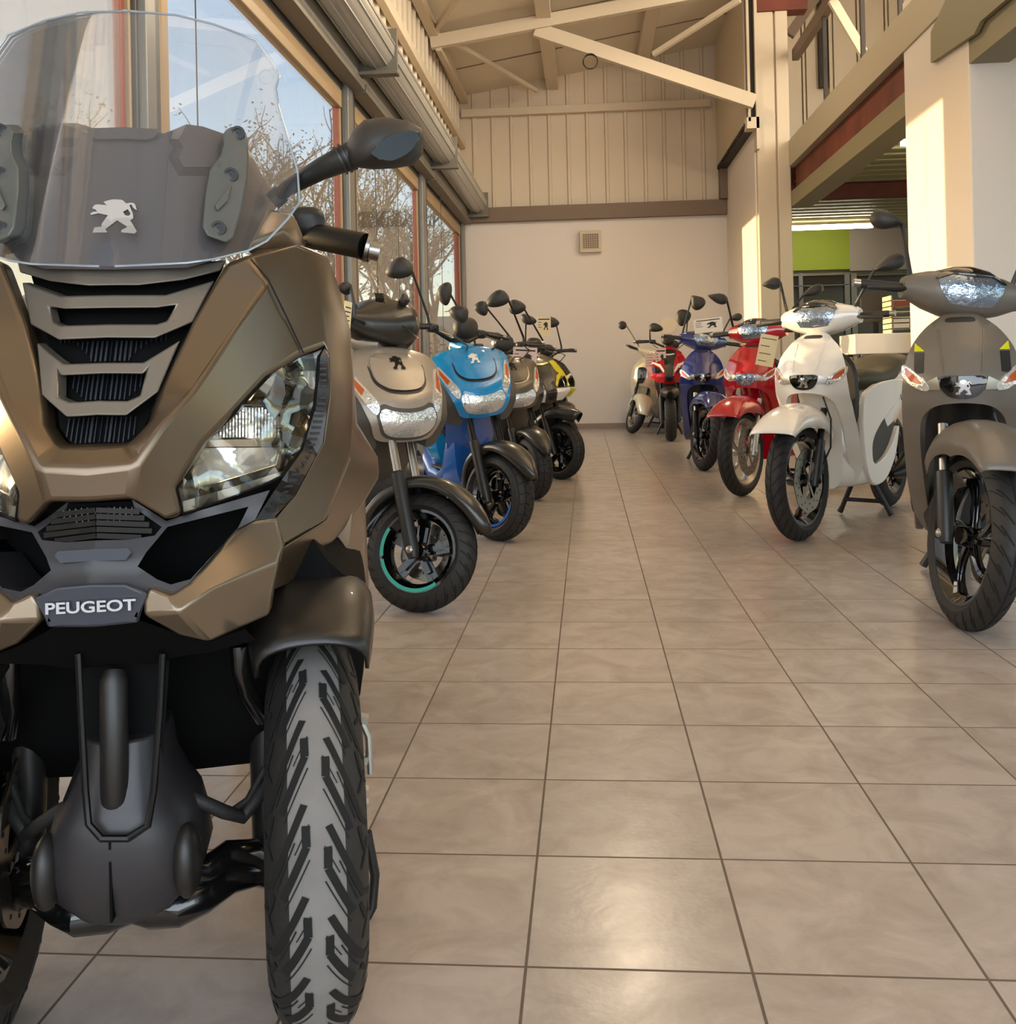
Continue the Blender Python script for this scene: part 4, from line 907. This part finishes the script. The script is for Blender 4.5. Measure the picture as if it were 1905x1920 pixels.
for k_ in ('bronze', 'bronze_light'): MATS[k_].node_tree.nodes['Principled BSDF'].inputs['Coat Roughness'].default_value = .26
def dr(name, poly, sfn, mat, parent=big, th=.008, both=True, step=22, lift=0, holes=(), bevel=0, merge=True, label=None):
    f = (lambda u, v, d: m(u, v, sfn(u, v)+d)) if callable(sfn) else (lambda u, v, d: m(u, v, sfn+d))
    g = G().drape(poly, f, th=th, step=step, lift=lift, holes=holes)
    if both and merge:
        for p in g.v: p.x = max(p.x, 0)
    if both and not merge: return mlink(name, g, mat, parent, bevel=bevel, smooth=32)
    if both: mir(g)
    o = link(name, g, mat, parent, bevel=bevel, smooth=32)
    if label: o['label'] = label
    return o
def idw(ctrl):
    # smooth depth through control points (px, py, s)
    def f(u, v):
        a = b = 0
        for x, y, s in ctrl:
            w_ = 1/((x-u)**2+(y-v)**2+30)**1.5; a += w_*s; b += w_
        return a/b
    return f
def net(name, V, F, mat, parent=big, bevel=.005, smooth=32, back=.03, merge=True):
    g = G(); k = {n: i for i, n in enumerate(V)}; g.add([Vector((0, V[n][2], m(*V[n]).z)) if n in ('a6', 'n2', 'c0') else m(*V[n]) for n in V], [tuple(k[q] for q in f.split()) for f in F])
    n = len(g.v); cnt = set((f[i], f[(i+1) % len(f)]) for f in g.f for i in range(len(f))); g.v += [p+Vector((0, back, 0)) for p in g.v]
    rim_ = [(b, a, a+n, b+n) for a, b in cnt if (b, a) not in cnt]; g.f += rim_; g.m += [0]*len(rim_)
    if not merge: return mlink(name, g, mat, parent, bevel=bevel, smooth=smooth, seg=3)
    mir(g); return link(name, g, mat, parent, bevel=bevel, smooth=smooth, seg=3)
# bonnet and side fairings
V = dict(a1=(424,492,.125), a2=(359,606,.09), a3=(292,745,.048), a4=(273,797,.03), a5=(239,833,.016), a6=(176,835,.006),
    b1=(462,478,.14), b2=(504,524,.135), b3=(430,630,.085), b4=(357,734,.035), b5=(300,800,.004), c0=(172,942,-.008), c1=(245,936,-.006), c3=(312,977,.022),
    h1=(331,915,.03), h2=(343,964,.035), h3=(382,832,.05), h4=(440,773,.08), h5=(500,708,.115), h6=(560,668,.16), h7=(609,650,.2),
    e1=(560,456,.2), e2=(613,478,.27), e3=(630,524,.28), e4=(655,616,.29), e5=(661,700,.29), e6=(660,789,.29), e7=(655,860,.28), e8=(612,975,.22), e9=(531,1024,.13),
    l1=(616,665,.205), l2=(618,740,.22), l3=(605,832,.2), l4=(552,930,.15), l5=(512,975,.115), t1=(600,560,.22), t2=(520,600,.15), n1=(255,870,-.012), n2=(172,880,-.012))
body_ = net('bonnet_fairing', V, ['a1 b1 b2 a2', 'a2 b2 b3', 'a2 b3 a3', 'a3 b3 b4 a4', 'a4 b4 b5 a5', 'b1 e1 e2 t1 t2 b2', 'e2 e3 t1', 'e3 e4 l1 h7 t1', 't1 h7 h6 t2', 'b2 t2 b3', 't2 h6 h5 b3', 'b3 h5 h4 b4', 'b4 h4 h3 b5',
    'e4 e5 l2 l1', 'e5 e6 l3 l2', 'e6 e7 l4 l3', 'e7 e8 l5 l4', 'e8 e9 l5', 'a6 a5 n1 n2', 'a5 b5 n1', 'b5 h3 h1 n1', 'n1 h1 c1', 'n2 n1 c1 c0', 'h1 h2 c3 c1'], 'bronze', bevel=.007)
V = dict(p1=(613,478,.30), p2=(655,616,.325), p3=(661,700,.325), p4=(668,797,.37), p5=(708,862,.42), p6=(711,895,.42), p7=(674,957,.37), p8=(588,1062,.27), p9=(546,1095,.22), p10=(508,1112,.13), p11=(531,1024,.145), p12=(612,975,.235), p13=(655,860,.30), p14=(662,905,.33))
net('side_fairing', V, ['p1 p2 p3 p13', 'p3 p4 p13', 'p4 p5 p6 p14 p13', 'p6 p7 p14', 'p14 p7 p8 p12 p13', 'p12 p8 p9 p11', 'p11 p9 p10'], 'bronze', back=.05, merge=False)
V = dict(w1=(475,978,.085), w2=(517,971,.115), w3=(531,1024,.115), w4=(510,1112,.08), w5=(504,1154,.075), w6=(391,1204,.035), w7=(336,1192,.02), w8=(269,1154,.0), w9=(269,1125,-.002), w10=(281,1103,-.004), w11=(319,1116,-.0), w12=(353,1095,.012), w13=(441,994,.07), w14=(336,1148,-.012), w15=(403,1103,.012), w16=(522,1052,.09))
net('cheek_panel', V, ['w13 w1 w2 w3 w16', 'w12 w13 w16 w15', 'w11 w12 w15 w14', 'w9 w10 w11 w14 w8', 'w14 w15 w16 w4 w5 w6', 'w8 w14 w6 w7'], 'bronze_light', back=.03, merge=False, bevel=.004)
g = G().tube([m(470, 486, .132), m(503, 524, .129), m(540, 600, .16), m(569, 662, .165)], .0012, 5); mlink('panel_seam', g, 'groove', body_)
# grille : dark backing, three chevron bars, radiator fins
gs = lambda u, v: .012+max(0, (835-v))*.00034+max(0, abs(u-195)-95)*.00022
dr('grille', [(170,497),(300,496),(424,488),(415,510),(359,606),(292,745),(273,797),(239,833),(170,834)], lambda u, v: gs(u, v)+.03, 'under_black', th=.01)
gr = dr('grille_bar', [(150,500),(300,500),(360,496),(424,488),(413,508),(344,525),(260,535),(150,535)], gs, 'gun_metal', th=.02, bevel=.002)
dr('grille_bar', [(150,553),(311,553),(402,526),(362,604),(290,634),(150,633),(150,608),(294,608),(313,602),(330,572),(294,577),(150,578)], lambda u, v: gs(u, v)-.002, 'gun_metal', th=.02, bevel=.002)
dr('grille_bar', [(150,680),(269,680),(338,638),(296,735),(237,779),(150,778),(150,751),(239,752),(263,742),(275,694),(269,701),(150,700)], lambda u, v: gs(u, v)-.002, 'gun_metal', th=.02, bevel=.002)
g = G()
for (y0, y1, x0, x1) in ((640, 678, 176, 320), (702, 750, 176, 268), (782, 830, 174, 262)):
    u = x0
    while u < x1:
        yy = y1 if u < 240 else y1-(u-240)*.9; a, b = m(u, y0, gs(u, y0)+.026), m(u-3, yy, gs(u, yy)+.026); b.x = a.x; g.bar(a, b, .0014, .003, up=(0, 1, 0)); u += 9
mir(g); link('radiator_fins', g, 'fin', gr, smooth=0)
# chin : dark frame with lower slatted grille, side intakes, name plate
hexo = [(314,988),(345,980),(466,950),(446,990),(357,1086),(320,1096),(294,1086),(258,1062),(274,1036)]
cs = lambda u, v: .0+.0001*abs(u-170)+(.03 if v < 960 else .03-(v-960)*.00028 if v < 1060 else .002)
chin = dr('chin_frame', [(150,1014),(240,1012),(290,1004),(303,988),(252,952),(247,936),(312,977),(344,966),(506,919),(478,975),(441,994),(353,1095),(319,1117),(281,1103),(277,1112),(235,1095),(150,1095)], cs, 'dark_chin', holes=[hexo], th=.10, bevel=.002)
dr('intake_recess', [(300,975),(478,940),(452,1000),(362,1095),(320,1104),(285,1095),(240,1060),(262,1025)], lambda u, v: .15, 'under_black', parent=chin, th=.01)
dr('lower_grille', [(160,944),(252,940),(312,990),(290,1010),(236,1020),(160,1020)], lambda u, v: .045, 'under_black', parent=chin, th=.01)
g = G()
for i, y in enumerate((956, 968, 980, 992, 1004)):
    e = 262+i*9 if i < 3 else 285-(i-3)*20; g.bar(m(176, y, .022), m(e, y+3, .03), .005, .006)
for u in range(182, 255, 11): g.bar(m(u, 950, .03), m(u-1, 975, .03), .0015, .003, up=(0, 1, 0))
mir(g); link('grille_slats', g, 'tube_black', chin, smooth=0)
dr('chin_slot', [(165,1030),(240,1028),(246,1036),(236,1050),(165,1052)], lambda u, v: .006, 'plate_blue', parent=chin, th=.006)
dr('name_plate', [(150,1095),(235,1095),(278,1112),(269,1135),(260,1167),(185,1175),(150,1175)], lambda u, v: -.006+(v-1095)*.0001, 'plate_blue', parent=chin, th=.02, bevel=.003)
tg = text_g('PEUGEOT', .0175, 1.28, .001, .0004); c = m(174, 1138, -.0065)
tg.xf(Matrix.Translation((0, -.0075, c.z)) @ Matrix.Rotation(R(90), 4, 'X')); link('lettering', tg, 'text_silver', chin, smooth=0, fix=False)
dr('under_chin', [(165,1168),(262,1163),(340,1190),(392,1203),(460,1180),(480,1200),(400,1222),(330,1232),(290,1245),(165,1245)], lambda u, v: .03+(v-1168)*.0006, 'under_black', th=.03)
# headlights
hl = [(331,915),(382,832),(440,773),(500,708),(560,668),(609,650),(598,668),(596,700),(590,760),(566,842),(528,893),(505,905),(430,935),(343,964)]
hs = idw([(331,915,.035), (343,964,.04), (440,773,.085), (500,708,.12), (609,650,.205), (596,700,.2), (590,760,.2), (566,842,.17), (505,905,.11), (430,935,.08), (470,830,.09)])
H1 = dr('headlight', hl, lambda u, v: hs(u, v)+.035, 'under_black', th=.01, merge=False)
P('lamp_interior', '4a3f2c', .25, .5, coat=.6)
dr('lamp_housing', hl, lambda u, v: hs(u, v)+.022, 'lamp_interior', parent=H1, th=.006, merge=False)
dr('lamp_hood', [(430,780),(470,745),(505,742),(533,765),(545,838),(528,842),(520,790),(500,765),(457,762),(415,800)], lambda u, v: hs(u, v)+.010, 'under_black', parent=H1, th=.006, step=12, merge=False)
dr('reflector', [(386,834),(412,798),(457,760),(491,761),(510,774),(521,790),(525,823),(386,824)], lambda u, v: hs(u, v)+.014+.00003*(u-470)**2*.5, 'alu', parent=H1, th=.004, step=12, merge=False)
g = G(); u = 396
while u < 524:
    y0 = 800-(u-412)*.82 if u < 457 else (761 if u < 495 else 761+(u-495)*1.1); k = hs(u, 800)+.011
    g.bar(m(u, y0+3, k), m(u, 820, k), .0022, .003, up=(0, 1, 0)); u += 6
mlink('reflector_ribs', g, 'clear_lens', H1, smooth=0)
dr('lamp_shelf', [(384,824),(526,821),(527,838),(378,839)], lambda u, v: hs(u, v)+.008, 'bronze_light', parent=H1, th=.006, merge=False, bevel=.001)
dr('projector_lens', [(378,840),(527,839),(517,872),(470,886),(412,904),(366,916),(358,888)], lambda u, v: hs(u, v)+.012, 'reflector', parent=H1, th=.006, step=14, merge=False)
g = G().tube([m(u, v, hs(u, v)+.007) for u, v in [(386,827),(457,759),(491,760),(510,773),(521,790),(526,837),(517,872),(412,904),(364,916),(358,886),(386,827)]], .0013, 5); mlink('lamp_rim', g, 'chrome', H1)
dr('upper_reflector', [(540,700),(578,680),(576,722),(560,730),(552,715)], lambda u, v: hs(u, v)+.016, 'alu', parent=H1, th=.004, merge=False)
dr('lamp_bezel', [(343,940),(430,915),(540,880),(528,896),(430,935),(344,963)], lambda u, v: hs(u, v)+.006, 'gun_metal', parent=H1, th=.006, merge=False)
dr('lens_cover', hl, hs, 'lamp_glass', parent=H1, th=.003, merge=False)
g = G().tube([m(u, v, hs(u, v)-.002) for u, v in hl+hl[:1]], .0022, 5); mlink('lens_seal', g, 'under_black', H1)
led = [(598,668),(614,664),(618,740),(605,832),(552,930),(510,974),(478,976),(528,900),(568,842),(592,765)]
ls_ = idw([(598,668,.2), (614,664,.205), (618,740,.218), (605,832,.2), (552,930,.148), (510,974,.11), (478,976,.09), (528,900,.12), (592,765,.2)])
LD = dr('daylight_strip', led, lambda u, v: ls_(u, v)+.002, 'led_dark', th=.008, merge=False)
g = G()
for i in range(26):
    t = i/25; u = 604+10*math.sin(t*2.2)-105*t**2.2; v = 680+275*t; p = m(u, v, ls_(u, v)-.0015); g.box(p.x-.007, p.x+.005, p.y-.001, p.y+.001, p.z-.0016, p.z+.0016)
mlink('led_row', g, 'metal_dark', LD, smooth=0)
# windscreen, cowl, brackets, lion
def ss(u, v): return .085+(500-v)*.00025+.075*((u-235)/300)**2
scr = [(230,20),(330,28),(400,45),(480,75),(510,115),(524,142),(517,165),(522,200),(540,260),(558,320),(562,380),(540,410),(500,452),(465,470),(400,486),(350,493),(215,499),(180,499)]
W1 = dr('windscreen', scr, ss, 'screen_glass', th=.0035, step=30)
g = G().tube([m(u, v, ss(u, v)) for u, v in scr[:-1]], .0016, 5); mir(g); link('screen_edge', g, 'edge_glass', W1)
cow = [(225,244),(308,250),(326,243),(350,233),(380,237),(418,250),(468,283),(495,335),(522,384),(490,430),(462,472),(350,502),(190,506)]
cw = lambda u, v: ss(u, v)+.03+.10*max(0, (u-380)/130)**2 - (.02 if 330 < u < 430 and v < 320 else 0)
CW = dr('dash_cowl', cow, cw, 'cowl_plastic', th=.05, step=20)
dr('cowl_lid', [(222,238),(300,242),(292,256),(278,262),(222,260)], lambda u, v: cw(u, v)-.008, 'cowl_plastic', parent=CW, th=.02)
br = [(418,250),(432,238),(452,239),(463,252),(466,290),(464,335),(452,400),(436,448),(424,455),(388,442),(380,425),(386,360),(394,318),(414,292),(420,270)]
bs = lambda u, v: ss(u, v)-.022
B1 = dr('screen_bracket', br, bs, 'bracket_plastic', th=.03, merge=False, bevel=.004)
dr('bracket_wedge', [(403,385),(434,345),(428,375),(408,395)], lambda u, v: bs(u, v)-.006, 'bracket_plastic', parent=B1, th=.007, bevel=.001, merge=False)
for u, v in ((446, 250), (433, 328), (410, 428)):
    c = m(u, v, bs(u, v)); g = G().lathe([(.001, -.001), (.006, -.001), (.006, -.003), (.0095, -.003), (.0095, .002)], c, 14, 'y')
    mlink('screw', g, 'metal_dark', B1)
f_ = lambda x, z, d: Vector((x, .108+d, z)); c = m(217, 410, .125)
g = lion(f_, .003, c.z, .056, .043, th=.006, lift=0, step=.02); link('lion_emblem', g, 'emblem', CW, smooth=0)
V = dict(p1=(500,390,.21), p2=(548,398,.27), p3=(569,450,.28), p4=(562,464,.27), p5=(463,474,.15), p6=(470,452,.15), p7=(534,432,.215))
net('shoulder_block', V, ['p6 p1 p7', 'p1 p2 p7', 'p2 p3 p4 p7', 'p6 p7 p4 p5'], 'bronze_light', merge=False, back=.05)
# mirrors
for sg in (1, -1):
    S_ = Matrix.Scale(sg, 4, (1, 0, 0))
    mo = [(648,272),(662,244),(682,225),(720,219),(765,226),(790,240),(796,262),(792,290),(775,310),(740,316),(700,318),(660,313),(650,296)]
    ring = lambda k, s, du=0, dv=0: [m(720+(u-720)*k+du, 268+(v-268)*k+dv, s) for u, v in mo]
    g = G().loft([ring(.45, .135), ring(.8, .15), ring(.95, .168), ring(1, .19), ring(.99, .2), ring(.94, .205)]); g.xf(S_); hd = link('mirror', g, 'plastic_matt', big, smooth=50)
    g = G().prism(rd([(692,291),(712,262),(735,249),(784,241),(788,262),(770,288),(735,305),(714,300)]), lambda u, v, d: m(u, v, .120+.00034*abs(u-712)+d), 0, .03); g.xf(S_); link('housing_inset', g, 'lens_dark', hd, bevel=.002)
    g = G().loft([ring(.9, .2055), ring(.89, .208)]); g.xf(S_); link('mirror_glass', g, 'mirror_glass', hd)
    g = G().tube([m(522, 368, .28), m(540, 352, .26), m(600, 318, .21), m(640, 300, .19), m(662, 292, .19)], [.010, .0115, .015, .018, .02], 12); g.tube([m(636, 302, .19), m(640, 300, .19)], .021, 12); g.tube([m(645, 298, .19), m(649, 296, .19)], .0215, 12); g.tube([m(510, 378, .28), m(528, 362, .28)], .014, 8); g.xf(S_); link('stem', g, 'plastic', hd)
    g = G().tube([m(560, 437, .50), m(600, 445, .46), m(684, 462, .42)], .0215, 14); g.xf(S_); gp = link('grip', g, 'grip_black', big)
    g = G().tube([m(686, 463, .42), m(693, 465, .42)], .024, 14); g.tube([m(693, 468, .42), m(712, 472, .42)], .016, 14); g.xf(S_); link('bar_end', g, 'steel', gp)
    g = G().tube([m(570, 455, .46), m(640, 470, .44), m(692, 484, .43)], [.005, .004, .007], 8); g.xf(S_); link('brake_lever', g, 'plastic', big)
    g = G().ball(m(575, 418, .47), (.03, .02, .026), p=.7); g.xf(S_); link('switch_box', g, 'plastic', big)
# wheels, fenders, suspension
WX, WY, WR = .224, .235, .266
for sg in (1, -1):
    M_ = Matrix.Translation((sg*WX, WY, 0)) @ Matrix.Rotation(R(5), 4, 'Z')
    g = tyre_g(WR, .124, .165, 96, 'chevron')
    for i, f in enumerate(g.f):
        if g.m[i] == 0:
            q = sum((g.v[k] for k in f), Vector())/len(f)
            if abs(q.x) < .036 and math.hypot(q.y, q.z-WR) > WR-.03: g.m[i] = 2
    g.xf(M_); link('tyre', g, ['rubber', 'groove', 'rubber_worn'], big)
    g = rim_g(.165, .124, WR); g.xf(M_); link('rim', g, 'gloss_black', big)
    g = disc_g(.11, -sg*.055, WR); g.xf(M_); link('brake_disc', g, ['disc_steel', 'groove'], big, smooth=0)
    g = fender_g(WR, WR+.012, WR+.066, .088, 58, 158, .8, .5, n=24, m=15, yz=(.0, .005)); g.xf(M_); link('front_fender', g, 'fender_satin', big, solid=.005, smooth=60)
    S_ = Matrix.Scale(sg, 4, (1, 0, 0))
    tb = lambda name, pts, r, mt: (lambda g: [g.xf(S_), link(name, g, mt, big)])(G().tube([m(*p) for p in pts], r, 12))
    tb('suspension_arm', [(300,1632,.13), (345,1638,.14), (385,1632,.15), (430,1603,.17), (470,1600,.19), (505,1625,.21)], [.020, .017, .017, .019, .019, .017], 'tube_black')
    tb('suspension_arm', [(225,1690,.16), (290,1700,.14), (335,1700,.13), (380,1680,.15), (430,1645,.17), (480,1632,.2), (510,1640,.22)], [.02, .026, .024, .022, .021, .02, .019], 'tube_black')
    tb('brake_hose', [(335,1488,.14), (370,1500,.14), (420,1522,.15), (455,1532,.17), (480,1500,.18), (497,1470,.2)], .009, 'rubber')
    tb('brake_hose', [(430,1525,.16), (465,1500,.18), (497,1440,.2)], .005, 'rubber')
    tb('upper_link', [(448,1210,.14), (450,1250,.14), (462,1295,.16), (492,1345,.19)], .012, 'tube_black')
    tb('hub_carrier', [(500,1240,.25), (498,1420,.25), (505,1640,.24)], .022, 'plastic')
    tb('floor_trim', [(664,1325,.5), (690,1380,.5), (694,1450,.5)], .006, 'alu')
    tb('side_stand_link', [(688,1560,.45), (703,1640,.45), (698,1700,.45), (680,1735,.44)], .008, 'plastic')
    g = G()
    for v in (1345, 1420, 1480, 1505): g.bar(m(668, v, .5), m(690, v+4, .5), .02, .012)
    g.xf(S_); link('frame_bracket', g, 'alu' if sg > 0 else 'plastic', big)
g = G().tube([m(147,1225,.06), m(152,1330,.055), (m(160,1480,.05)), m(166,1545,.045), m(190,1572,.04)], .0045, 8); g.tube([m(305,1225,.06), m(300,1330,.055), m(288,1480,.05), m(277,1548,.045), m(240,1572,.04)], .0045, 8); g.tube([m(188,1572,.04), m(242,1572,.04)], .0045, 8)
link('radiator_guard', g, 'metal_dark', big)
link('spring_cover', G().tube([m(212, 1258, .085), m(212, 1275, .08), m(212, 1500, .075), m(212, 1522, .08)], [.012, .0165, .0165, .013], 18), 'plastic', big)
dr('tilt_column', [(150,1238),(318,1238),(305,1420),(330,1500),(318,1560),(120,1560),(118,1500),(150,1420)], lambda u, v: .11, 'under_black', th=.12, both=False)
hub = [(200,1560),(296,1562),(322,1600),(330,1645),(322,1695),(300,1722),(262,1745),(236,1768),(200,1770)]
g = G(); rows = []
for z_, hw_, y_ in ((.215, .035, .09), (.225, .06, .075), (.25, .088, .06), (.285, .098, .052), (.32, .092, .05), (.345, .085, .052), (.365, .07, .06), (.40, .055, .075), (.44, .05, .085)):
    rows.append([Vector((math.copysign(abs(math.cos(a))**.7, math.cos(a))*hw_, .15+math.copysign(abs(math.sin(a))**.8, math.sin(a))*(.15-y_), z_)) for a in [2*math.pi*k/28 for k in range(28)]])
g.loft(rows); link('tilt_hub', g, 'dark_chin', big, bevel=.003, smooth=50)
g = G()
g.ball((.082, .085, .29), (.018, .03, .045)); mlink('hub_knuckle', g, 'plastic', big)
g = G().box(-.0015, .0015, .0505, .07, .24, .335); link('hub_seam', g, 'under_black', big)
# dark tub behind the arms and the closed rest of the body
g = body_loft([(.22, .55, .26, .16), (.26, .50, .30, .17), (.36, .50, .30, .20), (.48, .50, .30, .24)], 3.0); link('inner_tub', g, 'under_black', big)
g = body_loft([(.16, .86, .10, .12), (.22, .84, .20, .18), (.30, .82, .245, .22), (.40, .80, .26, .24), (.52, .78, .24, .22), (.60, .74, .18, .18)], 2.8); link('inner_body', g, 'cowl_plastic', big)
g = body_loft([(.34, .70, .285, .16), (.42, .68, .30, .18), (.55, .52, .30, .22), (.72, .40, .29, .12), (1.0, .42, .28, .13), (1.2, .55, .22, .20), (1.5, .68, .18, .18), (1.75, .78, .12, .12), (1.9, .84, .06, .05)], 3.0); link('rear_body', g, 'bronze', big)
g = body_loft([(.95, .80, .10, .04), (1.02, .80, .17, .07), (1.25, .80, .19, .07), (1.4, .88, .19, .08), (1.7, .92, .17, .06), (1.85, .92, .12, .03)], 2.6); link('seat', g, 'seat_vinyl', big)
g = tyre_g(.30, .15, .19, 40); g.xf(Matrix.Translation((0, 1.62, 0))); link('tyre', g, ['rubber', 'groove'], big)
g = rim_g(.19, .15, .30); g.xf(Matrix.Translation((0, 1.62, 0))); link('rim', g, 'gloss_black', big)
g = G().tube([(-.19, 1.1, .26), (-.2, 1.3, .3), (-.2, 1.75, .42)], [.03, .06, .055], 14); link('exhaust', g, 'metal_dark', big)
# ---------------------------------------------------------------- price cards
def card(px, py, Y, wp, hp, rz, mat, label, **k):
    c = at(px, py, Y=Y); s = Y/1820; return price_card('price_card', c, wp*s, hp*s, R(rz), 0, mat, label, **k)
card(1328, 610, 8.15, 52, 26, -8, 'card_white', 'white price card with black emblem standing on the navy scooter', ry=R(-5))
card(1438, 657, 6.3, 32, 58, -10, 'card_cream', 'tilted cream paper tag hanging on the red scooter', emblem=False, lines=4, ry=R(12))
card(1239, 673, 12.2, 19, 40, -6, 'card_pink', 'small pink price card with emblem between the cream and the red and black scooters')
card(1220, 676, 12.25, 20, 28, -6, 'card_pink', 'small pink card behind the cream scooter handlebar', emblem=False)
card(984, 674, 7.05, 46, 46, 14, 'card_pink', 'pink price card with black emblem hanging beside the yellow trimmed scooter', ry=R(4))
card(650, 610, 3.5, 20, 92, 62, 'card_cream', 'tall narrow cream price card beside the big bronze scooter', emblem=False, lines=9, ry=R(8))
card(1020, 612, 8.6, 26, 36, 14, 'card_cream', 'cream price card standing behind the farthest left handlebars')
# ---------------------------------------------------------------- reception counter and desk things
def pb(x0, y0, x1, y1, Y, d): a = at(x0, y1, Y=Y); b = at(x1, y0, Y=Y); return a, b
a = at(1606, 636, Y=7.6); zt_ = at(1700, 618, Y=7.6).z
t = empty('reception_counter', (2.66, 7.9, 0), 0, 'white reception counter with dark shelf line behind the white scooter', 'counter')
x0 = at(1600, 650, Y=8.4).x-2.66
link('counter_top', G().box(x0, 3.4, .45, .95, zt_-.17, zt_), 'counter_white', t, bevel=.006)
link('shelf', G().box(x0+.03, 3.4, .5, .93, zt_-.23, zt_-.19), 'plastic_grey', t)
link('front_panel', G().box(x0+.25, 3.4, .6, .9, 0, zt_-.24), 'counter_white', t)
def thing(name, px0, py0, px1, py1, Y, d, mat, label, cat):
    a = at(px0, py1, Y=Y); b = at(px1, py0, Y=Y); t = empty(name, (a.x, Y, a.z), 0, label, cat); return t, b.x-a.x, b.z-a.z
YD = 10.2
t, ww, hh = thing('computer_monitor', 1615, 545, 1668, 605, YD, .05, 'plastic_grey', 'dark grey computer monitor on the desk behind the counter', 'monitor')
link('display_back', G().box(0, ww, 0, .04, 0, hh), 'plastic_grey', t, bevel=.008); link('stand', G().box(ww*.4, ww*.6, .01, .03, -.12, .0), 'plastic', t); link('foot', G().box(ww*.25, ww*.75, -.05, .09, -.14, -.12), 'plastic', t)
zd = at(1640, 605, Y=YD).z-.14
t = empty('office_desk', (at(1600, 600, Y=YD).x, YD, 0), 0, 'pale office desk behind the reception counter', 'desk')
link('desk_top', G().box(0, 1.6, -.3, .5, zd-.03, zd), 'counter_white', t); link('desk_front', G().box(.05, 1.55, -.1, -.06, 0, zd-.03), 'grey_panel', t)
for k in range(2): link('leg', G().box(.02+1.52*k, .06+1.52*k, .3, .34, 0, zd-.03), 'steel_dark', t)
t, ww, hh = thing('paper_tray', 1672, 553, 1706, 628, YD-.45, .3, 'card_cream', 'cream stack of paper trays with a red folder beside the monitor', 'paper tray')
g = G()
for i in range(7): g.box(0, ww, 0, .28, hh*i/7, hh*i/7+.01)
g.box(0, .012, 0, .28, 0, hh); link('tray', g, 'card_cream', t); link('red_folder', G().box(.02, ww, -.01, .25, hh*.72, hh*.86), 'red_frame', t); link('paper', G().box(.02, ww-.01, .0, .26, hh*.15, hh*.4), 'paper', t)
# box standing behind the big scooter's counter
